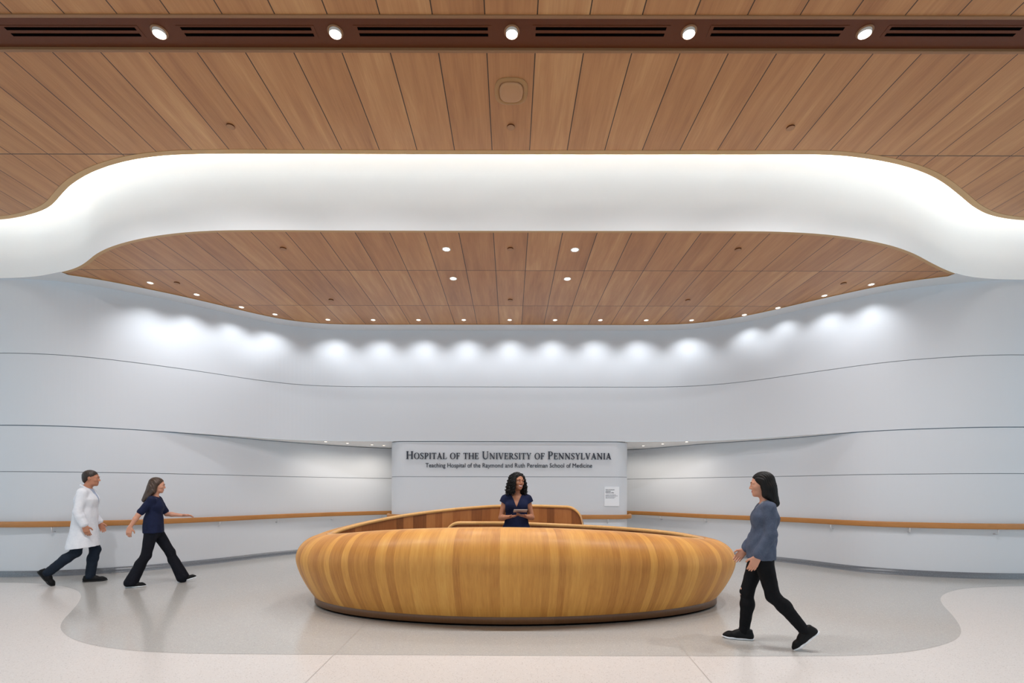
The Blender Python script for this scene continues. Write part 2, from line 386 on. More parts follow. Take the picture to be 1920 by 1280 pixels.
def joint(p, q):
    a = Vector(p + (.0022,)); b = Vector(q + (.0022,)); n = (b - a).cross(Vector((0, 0, 1))).normalized() * .0017
    return [tuple(a - n), tuple(b - n), tuple(b + n), tuple(a + n)]
jl = [((688, 1167), (563, 1290)), ((1262, 1195), (1352, 1300)), ((0, 1140), (-400, 1180))]
V = []; Fc = []
for a, b in jl[:2]:
    k = len(V); V += joint(at_z(*a, -CAMH), at_z(*b, -CAMH)); Fc.append((k, k + 1, k + 2, k + 3))
struct(link('trim_9', V, Fc, M_JOINT), 'thin divider strips in the terrazzo')

# sign panel with rounded ends between the two corridor openings
SY = 10.55
xl = at_d(727, 880, SY)[0]; xr = at_d(1183, 880, SY)[0]; R = .36
arc = [(xl + R - R * math.sin(a), SY + .03 + R - R * math.cos(a)) for a in np.linspace(math.pi / 2, 0, 14)]
arc2 = [(xr - R + R * math.sin(a), SY + .03 + R - R * math.cos(a)) for a in np.linspace(0, math.pi / 2, 14)]
sign_line = resample(np.array([(xl, SY + 1.2)] + arc + arc2 + [(xr, SY + 1.2)]), .04)
wall('wall_sign', sign_line, wall_profile(0, ZO - .014, [J1]), 'white panel wall behind the desk carrying the hospital name')
V, Fc, UV = sweep(sign_line, [(0, .098), (.012, .098), (.014, .03), (.022, .01), (.04, .001)]); struct(link('baseboard_sign', V, Fc, M_BASE, smooth=True), 'terrazzo base of the sign wall')

# ------------------------------------------------------------------ handrails
RAILZ = .875
def handrail(line, label, every=1.22, start=.5, inset=.085):
    root = empty('handrail', (float(line[len(line) // 2][0]), float(line[len(line) // 2][1]), 0)); tag(root, label, 'handrail')
    ox, oy = root.location.x, root.location.y
    L = smooth_line(line + normals2(line) * inset, 4) - np.array([ox, oy])
    prof = [(.024 * c, RAILZ + .048 * s) for c, s in [(math.copysign(abs(math.cos(a)) ** .5, math.cos(a)), math.copysign(abs(math.sin(a)) ** .5, math.sin(a))) for a in np.linspace(0, 2 * math.pi, 20, endpoint=False)]]
    V, Fc, UV = sweep(L, prof, closed=True)
    UV = [(v * .3 + u * .0, u) for u, v in UV]
    UV = [(u2 * .2 + .0, v2) for u2, v2 in UV]
    link('rail', V, Fc, M_RAIL, root, smooth=True, uv=UV)
    N = normals2(L); d = np.r_[0, np.cumsum(np.linalg.norm(np.diff(L, axis=0), axis=1))]
    s = start
    while s < d[-1] - .1:
        i = int(np.searchsorted(d, s)); p = L[i]; n = N[i]
        pts = [(p[0], p[1], RAILZ - .04), (p[0], p[1], RAILZ - .1), (p[0] - n[0] * .01, p[1] - n[1] * .01, RAILZ - .12), (p[0] - n[0] * .03, p[1] - n[1] * .03, RAILZ - .13), (p[0] - n[0] * .088, p[1] - n[1] * .088, RAILZ - .13)]
        V, Fc = tube(pts, .011, 8); link('bracket', V, Fc, M_STEEL, root, smooth=True)
        s += every
    return root
def cut(line, x0, x1): return np.array([p for p in line if x0 <= p[0] <= x1])
handrail(cut(low_left, -XE, -2.2), 'long oak handrail along the curved left wall')
handrail(cut(low_right, 2.2, XE), 'long oak handrail along the curved right wall')
handrail(sign_line[[i for i in range(len(sign_line)) if sign_line[i][1] < SY + .5]], 'short oak handrail wrapped round the sign panel wall', 1.1, .8)

# ------------------------------------------------------------------ lamps and things on the ceilings
def lamp(kind, loc, power, col, parent=None, size=.05, spot=None, blend=.5, aim=None):
    d = bpy.data.lights.new('lamp', kind); d.energy = power; d.color = col
    if kind == 'SPOT': d.spot_size = spot; d.spot_blend = blend; d.shadow_soft_size = size
    elif kind == 'AREA': d.shape = 'DISK'; d.size = size
    o = bpy.data.objects.new('lamp', d); COL.objects.link(o); o.location = loc
    if aim is not None:
        o.rotation_euler = (Vector(aim)).to_track_quat('-Z', 'Y').to_euler()
    if parent: o.parent = parent
    return o
def downlight(loc, r, label, group, power, col, spot, blend, aim=(0, 0, -1), lens=None, tilt=None, name='downlight', recess=.02):
    root = empty(name, loc); tag(root, label, 'ceiling light', group)
    V, Fc = lathe([(r * .82, .0), (r * .9, -.003), (r * 1.0, -.004), (r * 1.14, -.004), (r * 1.16, .002)], 28); link('trim_ring', V, Fc, M_TRIMW if tilt is None else M_BRONZE_L, root, smooth=True)
    V, Fc = lathe([(.0005, 0), (r * .5, -.002), (r * .84, 0)], 28); ln = link('lens', V, Fc, lens or M_LENS_S, root, smooth=True)
    ln.location = (0, 0, -.0015)
    if tilt is not None:
        ln.location = (0, 0, -.012)
        ln.rotation_euler = Vector((-tilt[0], -tilt[1], -tilt[2])).to_track_quat('Z', 'Y').to_euler()
        V, Fc = lathe([(r * .86, -.014), (r * .9, -.012), (r * .9, .06)], 28); h = link('lamp_housing', V, Fc, M_TRIMW, root, smooth=True); h.location = ln.location; h.rotation_euler = ln.rotation_euler
    if power: lamp('SPOT', (0, 0, -.03), power, col, root, r * .7, spot, blend, aim)
    return root
# five aimed lamps in the brown channel, air slots between them
DESK = Vector((0, 6.3, 1.0))
for k, px in enumerate((297, 627, 958, 1290, 1620, -33, 1952)):  # last two are added beyond view to even out the floor light
    x, y = at_z(px, 62, 4.25)
    aim = (DESK + Vector((x * .8, -.6, 0))) - Vector((x, y, ZU))
    downlight((x, y, ZU + .012), .062, '%s from the left of five aimed lamps in the brown ceiling channel' % ORD[k + 1] if k < 5 else 'unseen aimed lamp added in the brown ceiling channel beyond its %s visible air slot' % ('leftmost' if k == 5 else 'rightmost'), 'aimed lamps in the brown channel', W_BEAM * (.80 + .17 * abs(x)), NEUTRAL, math.radians(140), .7, (x * .05, .18, -1), M_LENS, tilt=tuple((aim.normalized() * .35 + Vector((0, 0, -1))).normalized()))
for k, px in enumerate((136, 463, 792, 1124, 1455, 1785)):
    x, y = at_z(px, 62, 4.25)
    root = empty('air_diffuser', (x, y, ZU + .012)); tag(root, '%s from the left of six long air slots in the brown ceiling channel' % ORD[k + 1], 'air vent', 'air slots in the brown channel')
    bm = bmesh.new(); box_bm(bm, (0, 0, .002), (1.27, .12, .004)); link_bm('frame', bm, M_BRONZE, root)
    for yy in (-.03, .03):
        bm = bmesh.new(); box_bm(bm, (0, yy, -.0005), (1.205, .027, .004)); link_bm('slot', bm, M_BLACK, root)
# wall washers along the curved margin
wash = [(281, 530), (368, 552), (452, 575.5), (515, 589), (614, 599), (699, 599.5), (784, 599.5), (869, 599.5), (955, 599.5), (1040, 599.7), (1125, 599.8), (1211, 600), (1296, 600), (1395, 590), (1458, 577), (1545, 554), (1633, 533)]
for k, (px, py) in enumerate(wash):
    x, y = at_z(px, py, 3.49)
    j = int(np.argmin((wall_line[:, 0] - x) ** 2 + (wall_line[:, 1] - y) ** 2)); n = wall_line[j] - np.array([x, y]); gap = np.linalg.norm(n); n /= gap
    downlight((x, y, ZL - .001), .045, '%s from the left of the row of small recessed lights along the upper wall' % ORD[k + 1], 'small recessed lights along the upper wall', W_WASH * float(np.clip((gap / .6) ** 2.4, .25, .95)), COOL, math.radians(108), 1.0, (n[0] * .42, n[1] * .42, -1), M_LENS_S)
for (px, py), t in zip([(836, 467), (1077, 468), (849, 522), (1063, 522.5)], ('front left', 'front right', 'rear left', 'rear right')):
    x, y = at_z(px, py, 3.49)
    downlight((x, y, ZL - .001), .056, 'bright recessed light, %s of the square of four over the desk' % t, 'four recessed lights over the desk', W_DOWN, NEUTRAL, math.radians(80), .6, (0, -.12, -1), M_LENS)
corr = [(594, 828.3), (640, 831.5), (681, 835), (716, 837.8), (1189, 839.5), (1229, 836), (1270, 833), (1314, 829.5)]
for k, (px, py) in enumerate(corr):
    x, y = at_z(px, py, 1.06); y += .12
    j = int(np.argmin((low[:, 0] - x) ** 2 + (low[:, 1] - y) ** 2)); n = low[j] - np.array([x, y]); n /= np.linalg.norm(n); x, y = low[j] - n * .70
    downlight((float(x), float(y), ZO - .001), .04, '%s tiny recessed light in the corridor ceiling %s of the sign wall' % (ORD[k % 4 + 1] if k < 4 else ORD[k - 3], 'left' if k < 4 else 'right'), 'tiny corridor ceiling lights', W_CORR, WARM, math.radians(150), 1.0, (n[0] * .2, n[1] * .2, -1), M_LENS_S)
# sprinkler cover plates
def cover(px, py, H, label):
    x, y = at_z(px, py, H); root = empty('sprinkler_cover', (x, y, CAMH + H)); tag(root, label, 'ceiling cover plate', 'round sprinkler cover plates')
    V, Fc = lathe([(.001, -.015), (.03, -.015), (.043, -.014)], 28, cap0=True); link('plate', V, Fc, M_PLATE, root, smooth=False)
    V, Fc = lathe([(.044, -.0135), (.044, .004)], 28); link('collar', V, Fc, M_BRONZE, root)  # dark side ring stands in for the shadow gap above the plate
for (px, py), t in zip([(431, 236), (956.5, 237), (1481, 238.5)], ('left of the three', 'middle of the three', 'right of the three')): cover(px, py, 4.25, 'round tan cover plate, %s on the upper wood ceiling' % t)
for (px, py), t in zip([(530, 465.5), (956, 466), (1383, 467)], ('leftmost', 'middle', 'rightmost')): cover(px, py, 3.49, 'round tan cover plate, %s of the front row on the lower ceiling' % t)
for (px, py), t in zip([(331, 530), (620, 562), (956, 562), (1289, 562.5), (1581, 531)], ORD[1:6]): cover(px, py, 3.49, 'round tan cover plate, %s from the left of the back row on the lower ceiling' % t)
x, y = at_z(957, 171, 4.25); root = empty('wireless_access_point', (x, y, ZU)); tag(root, 'tan rounded-square fixture with a shallow dome on the upper wood ceiling', 'ceiling fixture')
V, Fc = lathe([(.175, .0), (.176, -.006), (.168, -.012), (.135, -.014), (.13, -.008)], 64, e=3.0); link('frame', V, Fc, mat('tan frame', (170, 126, 78), .5), root, smooth=True)
V, Fc = lathe([(.128, -.004), (.124, -.02), (.105, -.028), (.06, -.033), (.0005, -.034)], 64, e=2.8); link('dome', V, Fc, mat('tan dome', (186, 138, 96), .5), root, smooth=True)
# light strip lying in the cove on top of the ceiling rim
lpath = upedge + normals2(upedge) * .38
i0 = (abs(lpath[:, 0]) < XE - .3)
V, Fc, UV = sweep(lpath[i0], [(-.04, ZU + .075), (-.04, ZU + .085), (.04, ZU + .085), (.04, ZU + .075)], closed=True)
o = link('cove_light', V, Fc, mat('cove strip', (255, 240, 215), .5, emit=(252, 253, 250), estr=W_COVE)); tag(o, 'continuous warm light strip hidden on the rim of the upper ceiling', 'light strip')
# ------------------------------------------------------------------ reception desk: a coil whose two arms overlap at the back
DC = np.array([0.0, 6.45]); DA, DB = 2.55, 1.30
def sstep(a, b, x): t = np.clip((x - a) / (b - a), 0, 1); return t * t * (3 - 2 * t)
H_PH = np.array([50, 70, 81, 95.5, 109.5, 120.6, 131.7, 144, 159, 180, 198, 215.7, 232.5, 244.4, 257, 270, 284, 297.4, 309.6, 329.7, 345, 360, 375, 402, 420, 450, 480.])
H_H = np.array([1.19, 1.205, 1.217, 1.2125, 1.17, 1.124, 1.074, 1.01, .94, .872, .885, .929, .988, 1.021, 1.044, 1.05, 1.035, 1.0, .955, .872, .835, .825, .835, .895, .935, .986, .99])
ph = np.radians(np.arange(63, 472.01, .75)); pd = np.degrees(ph)
hh = np.interp(pd, H_PH, H_H)
hh = hh + .008 + np.where(np.sin(ph) < 0, .011, .004) * np.sin(ph)
for _ in range(30): hh[1:-1] = .5 * hh[1:-1] + .25 * (hh[:-2] + hh[2:])
aa = DA + .15 * sstep(280, 350, pd) - .10 * sstep(380, 440, pd); bb = DB - .56 * sstep(350, 440, pd)
dpath = np.c_[DC[0] + aa * np.cos(ph), DC[1] + bb * np.sin(ph)]
nrm = np.c_[np.cos(ph) / aa, np.sin(ph) / bb]; nrm /= np.linalg.norm(nrm, axis=1)[:, None]
arcl = np.r_[0, np.cumsum(np.linalg.norm(np.diff(dpath, axis=0), axis=1))]
def tip(s, r): return np.where(s < r, r - np.sqrt(np.maximum(r * r - (r - np.minimum(s, r)) ** 2, 0)), 0)
htop = hh - tip(arcl, .26) - tip(arcl[-1] - arcl, .22)
bulge = 1.0 - .5 * (1 - sstep(70, 130, pd)) - .72 * sstep(385, 450, pd)
Z0 = .105
RI = -.14
PRO = catmull([(0, 0), (.05, .09), (.11, .22), (.17, .38), (.207, .52), (.22, .63), (.207, .73), (.165, .83), (.10, .91), (.015, .967), (-.075, .994), (RI, 1.0)], 4)
RIMP = [(RI + x, z) for x, z in [(.0, 0), (-.012, .003), (-.03, .004), (-.05, .001), (-.061, -.005), (-.066, -.014), (-.066, -.038), (-.05, -.042)]]
desk = empty('reception_desk', (0, 6.45, 0)); tag(desk, 'large oval honey oak reception desk with bulging staved sides and a rising back screen', 'reception desk')
def station_sheet(name, fn, m, smooth=True, closed=False):
    V = []; UV = []; n = None
    for i in range(len(ph)):
        pts = fn(i); n = len(pts); v = 0; prev = None
        for o, z in pts:
            if prev is not None: v += math.hypot(o - prev[0], z - prev[1])
            prev = (o, z)
            V.append((dpath[i, 0] + nrm[i, 0] * o - desk.location.x, dpath[i, 1] + nrm[i, 1] * o - desk.location.y, z)); UV.append((arcl[i], v))
    Fc = [(i * n + j, (i + 1) * n + j, (i + 1) * n + j + 1, i * n + j + 1) for i in range(len(ph) - 1) for j in range(n - 1)]
    if closed: Fc += [(i * n + n - 1, (i + 1) * n + n - 1, (i + 1) * n, i * n) for i in range(len(ph) - 1)]
    return link(name, V, Fc, m, desk, smooth=smooth, uv=UV), V, n
sh, VS, nS = station_sheet('outer_shell', lambda i: [((o * bulge[i] if o > 0 else o) + .004, Z0 + f * (htop[i] - Z0)) for o, f in PRO], M_DESK)
station_sheet('rim', lambda i: [(o, htop[i] + z) for o, z in RIMP], M_RIM)
station_sheet('inner_lining', lambda i: [(RI - .05, htop[i] - .04), (RI - .05, .004)], M_DESKIN)
station_sheet('plinth', lambda i: [(.0, Z0 + .002), (.004, Z0 - .004), (.004, .028), (-.03, .024)], M_PLINTH)
station_sheet('toe_recess', lambda i: [(-.03, .03), (-.03, .0015)], M_BLACK)  # flat black face stands in for the shadow under the plinth
for i in (0, len(ph) - 1):                                   # closed ends of the two arms
    prof = [(o * bulge[i] if o > 0 else o, Z0 + f * (htop[i] - Z0)) for o, f in PRO] + [(o, htop[i] + z) for o, z in RIMP] + [(RI - .05, .004), (0, .004)]
    V = [(dpath[i, 0] + nrm[i, 0] * o, dpath[i, 1] + nrm[i, 1] * o - desk.location.y, z) for o, z in prof]
    link('end_cap', V, [tuple(range(len(V)))], M_RIM, desk, uv=[(o, z) for o, z in prof])

# ------------------------------------------------------------------ lettering on the sign wall
T, t = .145, .062; SH = .05
def arc_pts(cx, cy, rx, ry, a0, a1, n=18): return [(cx + rx * math.cos(a), cy + ry * math.sin(a)) for a in np.linspace(math.radians(a0), math.radians(a1), n)]
def stroke(pts, w):
    """ribbon of varying width along a line"""
    p = np.array(pts, float); w = np.broadcast_to(w, (len(p),)); tt = np.gradient(p, axis=0); tt /= np.linalg.norm(tt, axis=1)[:, None]
    n = np.c_[-tt[:, 1], tt[:, 0]] * (w[:, None] / 2)
    return [(p[i] + n[i], p[i + 1] + n[i + 1], p[i + 1] - n[i + 1], p[i] - n[i]) for i in range(len(p) - 1)]
def ln(x0, y0, x1, y1, w): return stroke([(x0, y0), (x1, y1)], w)
def ser(x, y, w=.30): s = 1 if y < .5 else -1; return [((x - w / 2, y), (x + w / 2, y), (x + w * .22, y + s * SH * 1.5), (x - w * .22, y + s * SH * 1.5))]
def stem(x, w=T): return ln(x, 0, x, 1, w) + ser(x, 0, w + .17) + ser(x, 1, w + .17)
def ring(cx, cy, rx, ry, wx, wy, a0=0, a1=360, n=36):
    a = np.linspace(math.radians(a0), math.radians(a1), n + 1); q = []
    for i in range(n):
        O = [(cx + rx * math.cos(v), cy + ry * math.sin(v)) for v in a[i:i + 2]]; I = [(cx + (rx - wx) * math.cos(v), cy + (ry - wy) * math.sin(v)) for v in a[i:i + 2]]
        q.append((O[0], O[1], I[1], I[0]))
    return q
def bowl(x, y0, y1, rx): return ring(x, (y0 + y1) / 2, rx, (y1 - y0) / 2, T * .95, t, -90, 90, 18)
S_PTS = catmull([(.47, .80), (.40, .93), (.27, .975), (.13, .90), (.10, .75), (.19, .60), (.34, .48), (.46, .34), (.44, .13), (.28, .02), (.13, .06), (.05, .21)], 5)
S_W = np.interp(np.linspace(0, 1, len(S_PTS)), [0, .2, .5, .8, 1], [.05, .07, T * 1.05, .07, .05])
GLY = {
    'H': (.86, stem(.16) + stem(.70) + ln(.16, .52, .70, .52, t)),
    'O': (.86, ring(.43, .5, .41, .52, T * 1.02, t)),
    'S': (.58, stroke(S_PTS, S_W) + ln(.475, .76, .485, .97, .05) + ln(.045, .04, .04, .25, .05)),
    'P': (.64, stem(.16) + ln(.16, .965, .34, .965, t) + ln(.16, .47, .34, .47, t) + bowl(.32, .43, 1.0, .29)),
    'I': (.34, stem(.17)),
    'T': (.70, ln(.35, 0, .35, 1, T) + ser(.35, 0, .36) + ln(.03, .965, .67, .965, t) + ln(.045, .99, .04, .77, .055) + ln(.655, .99, .66, .77, .055)),
    'A': (.80, ln(.12, 0, .39, .99, t) + ln(.66, 0, .37, 1.02, T) + ser(.12, 0, .26) + ser(.67, 0, .30) + ln(.21, .34, .56, .34, t)),
    'L': (.62, stem(.16) + ln(.16, .035, .58, .035, t) + ln(.57, .0, .60, .26, .055)),
    'F': (.60, stem(.16) + ln(.16, .965, .55, .965, t) + ln(.545, .99, .56, .76, .055) + ln(.16, .52, .44, .52, t) + ln(.44, .42, .44, .63, .05)),
    'E': (.64, stem(.16) + ln(.16, .965, .56, .965, t) + ln(.555, .99, .57, .77, .055) + ln(.16, .52, .45, .52, t) + ln(.45, .42, .45, .63, .05) + ln(.16, .035, .58, .035, t) + ln(.57, .0, .60, .25, .055)),
    'U': (.82, ln(.17, .34, .17, 1, T) + ser(.17, 1, .33) + ln(.67, .34, .67, 1, t) + ser(.67, 1, .24) + stroke(arc_pts(.42, .35, .25, .335, 180, 360), np.linspace(T, t, 18))),
    'N': (.88, ln(.16, 0, .16, 1, t) + ser(.16, 0, .25) + ser(.11, 1, .22) + ln(.13, 1.0, .72, .0, T) + ln(.72, 0, .72, 1, t) + ser(.72, 1, .25)),
    'V': (.80, ln(.12, 1, .41, -.01, T) + ln(.67, 1, .40, 0, t) + ser(.13, 1, .31) + ser(.67, 1, .25)),
    'R': (.74, stem(.16) + ln(.16, .965, .34, .965, t) + ln(.16, .49, .34, .49, t) + bowl(.32, .45, 1.0, .28) + ln(.34, .49, .64, .03, T * .95) + ser(.66, 0, .22)),
    'Y': (.74, ln(.36, 0, .36, .48, T) + ser(.36, 0, .34) + ln(.11, 1, .37, .45, T * .95) + ln(.63, 1, .38, .46, t) + ser(.11, 1, .29) + ser(.63, 1, .24)),
}
def letter_mesh(quads, sc, dep):
    """flat outline given thickness: front at y = 0, back at y = dep"""
    V = []; Fc = []
    for q in quads:
        k = len(V); pts = [np.array(p, float) for p in q]
        area = sum(pts[i][0] * pts[(i + 1) % 4][1] - pts[(i + 1) % 4][0] * pts[i][1] for i in range(4))
        if area < 0: pts = pts[::-1]
        e = .00012 * (len(V) // 8 % 40)          # overlapping strokes never share a face
        V += [(p[0] * sc, e, p[1] * sc) for p in pts] + [(p[0] * sc, dep, p[1] * sc) for p in pts]
        Fc.append((k, k + 1, k + 2, k + 3)); Fc.append((k + 7, k + 6, k + 5, k + 4))
        for i in range(4): Fc.append((k + i, k + 4 + i, k + 4 + (i + 1) % 4, k + (i + 1) % 4))
    return V, Fc
SGY = SY + .03 - .03
def zs(py): return CAMH + (917.9 - py) / F * SGY
def xsn(px): return (px - 956.5) / F * SGY
txt = 'Hospital of the University of Pennsylvania'
CAPH = (860.3 - 845.8) / F * SGY; SMH = CAPH * .80; GAP, SPC = .06, .40
adv = 0; lay = []
for ch in txt:
    hgt = CAPH if ch.isupper() else SMH
    if ch == ' ': adv += SPC * SMH; continue
    w, q = GLY[ch.upper()]; lay.append((adv, hgt, q)); adv += (w + GAP) * hgt
wid = xsn(1147) - xsn(761); fx = wid / adv
sg = empty('hospital_sign', (xsn(761), SGY, zs(860.3))); tag(sg, 'large dark serif capitals spelling the hospital name on the white panel wall', 'sign lettering')
for x0, hgt, q in lay:
    V, Fc = letter_mesh(q, hgt, .022); V = [(v[0] * fx, v[1], v[2]) for v in V]
    o = link('letter', V, Fc, M_INK, sg); o.location = (x0 * fx, 0, 0)
def text_line(name, body, xa, xb, zb, hgt, y, m, label=None, cat=None, bold=.012, dep=.010, parent=None, single=False):
    cu = bpy.data.curves.new('t', 'FONT'); cu.body = body; cu.size = 1.0; cu.offset = bold; cu.resolution_u = 3
    ob = bpy.data.objects.new('t', cu); COL.objects.link(ob); dg = bpy.context.evaluated_depsgraph_get(); me = bpy.data.meshes.new_from_object(ob.evaluated_get(dg))
    bpy.data.objects.remove(ob); bpy.data.curves.remove(cu)
    co = np.array([v.co[:] for v in me.vertices]); fs = [tuple(p.vertices) for p in me.polygons]; bpy.data.meshes.remove(me)
    par = list(range(len(co)))
    def find(a):
        while par[a] != a: par[a] = par[par[a]]; a = par[a]
        return a
    for f in fs:
        for a in f[1:]: par[find(a)] = find(f[0])
    groups = {}
    for f in fs: groups.setdefault(find(f[0]), []).append(f)
    items = sorted([[min(co[v, 0] for f in g for v in f), max(co[v, 0] for f in g for v in f), list(g)] for g in groups.values()], key=lambda a: a[0])
    mer = []
    for it in items:
        if mer and (min(mer[-1][1], it[1]) - max(mer[-1][0], it[0])) > .6 * min(it[1] - it[0], mer[-1][1] - mer[-1][0]): mer[-1][0] = min(mer[-1][0], it[0]); mer[-1][1] = max(mer[-1][1], it[1]); mer[-1][2] += it[2]
        else: mer.append(it)
    x0, x1 = co[:, 0].min(), co[:, 0].max(); k = (xb - xa) / (x1 - x0); kz = hgt / .70
    root = parent
    if root is None: root = empty(name, (xa, y, zb)); tag(root, label, cat)
    if single: mer = [[x0, x1, fs]]
    for a, b, g in mer:
        vi = sorted({v for f in g for v in f}); mp = {v: i for i, v in enumerate(vi)}; n = len(vi)
        V = [((co[v, 0] - a) * k, 0, co[v, 1] * kz) for v in vi] + [((co[v, 0] - a) * k, dep, co[v, 1] * kz) for v in vi]
        Fc = [tuple(mp[v] for v in f) for f in g]; ed = {}
        for f in Fc:
            for i in range(len(f)): ed[(f[i], f[(i + 1) % len(f)])] = 1
        Fc2 = list(Fc) + [tuple(v + n for v in f[::-1]) for f in Fc] + [(q, p, p + n, q + n) for (p, q) in ed if (q, p) not in ed]
        o = link('letter' if not single else name, V, Fc2, m, root); o.location = ((a - x0) * k, 0, 0) if not single else (xa, y, zb)
    return root
text_line('subtitle_sign', 'Teaching Hospital of the Raymond and Ruth Perelman School of Medicine', xsn(797.5), xsn(1110.5), zs(875.9), (875.9 - 867.8) / F * SGY, SGY + .012, M_INK,
          'smaller dark sans-serif line of lettering below the hospital name', 'sign lettering', bold=.0)
# white notice card at the right end of the sign wall
xa, xb, za, zb = xsn(1133.6), xsn(1161.3), zs(948.3), zs(911.8)
pq = empty('wall_plaque', ((xa + xb) / 2, SY + .03, (za + zb) / 2)); tag(pq, 'small white notice card with dark print at the right end of the sign wall', 'wall plaque')
bm = bmesh.new(); box_bm(bm, (0, -.012, 0), (xb - xa, .018, zb - za), .002); link_bm('card', bm, mat('white card', (240, 242, 246), .4), pq)
W2, H2 = (xb - xa), (zb - za); rnd = random.Random(4)
M_INK2 = mat('grey print', (92, 96, 112), .6)
def print_line(name, z, x1, h, m, words):
    bm = bmesh.new(); x = -.43 * W2; tot = sum(words) + .35 * (len(words) - 1); k = (x1 * W2 + .43 * W2) / tot
    for w in words:
        n = max(2, int(w * 2)); 
        for q in range(n):
            c = x + (q + .5) * w * k / n; hh_ = h * rnd.choice((.7, .75, 1.0, 1.0)); box_bm(bm, (c, -.0215, z + (hh_ - h) / 2), (w * k / n * .72, .001, hh_))
        x += (w + .35) * k
    link_bm(name, bm, m, pq)
for z, x1, ws in ((.345, .17, (5, 6)), (.27, -.07, (8,)), (.195, .14, (7, 3.4))): print_line('heading_print', z * H2, x1, .042 * H2, M_INK, ws)
for z, x1, ws in ((.085, .26, (3, 6, 4, 5, 3)), (.03, .40, (5, 2, 6, 4, 6)), (-.025, .24, (4, 5, 7, 3)), (-.08, .17, (6, 3, 5, 4))): print_line('body_print', z * H2, x1, .026 * H2, M_INK2, ws)
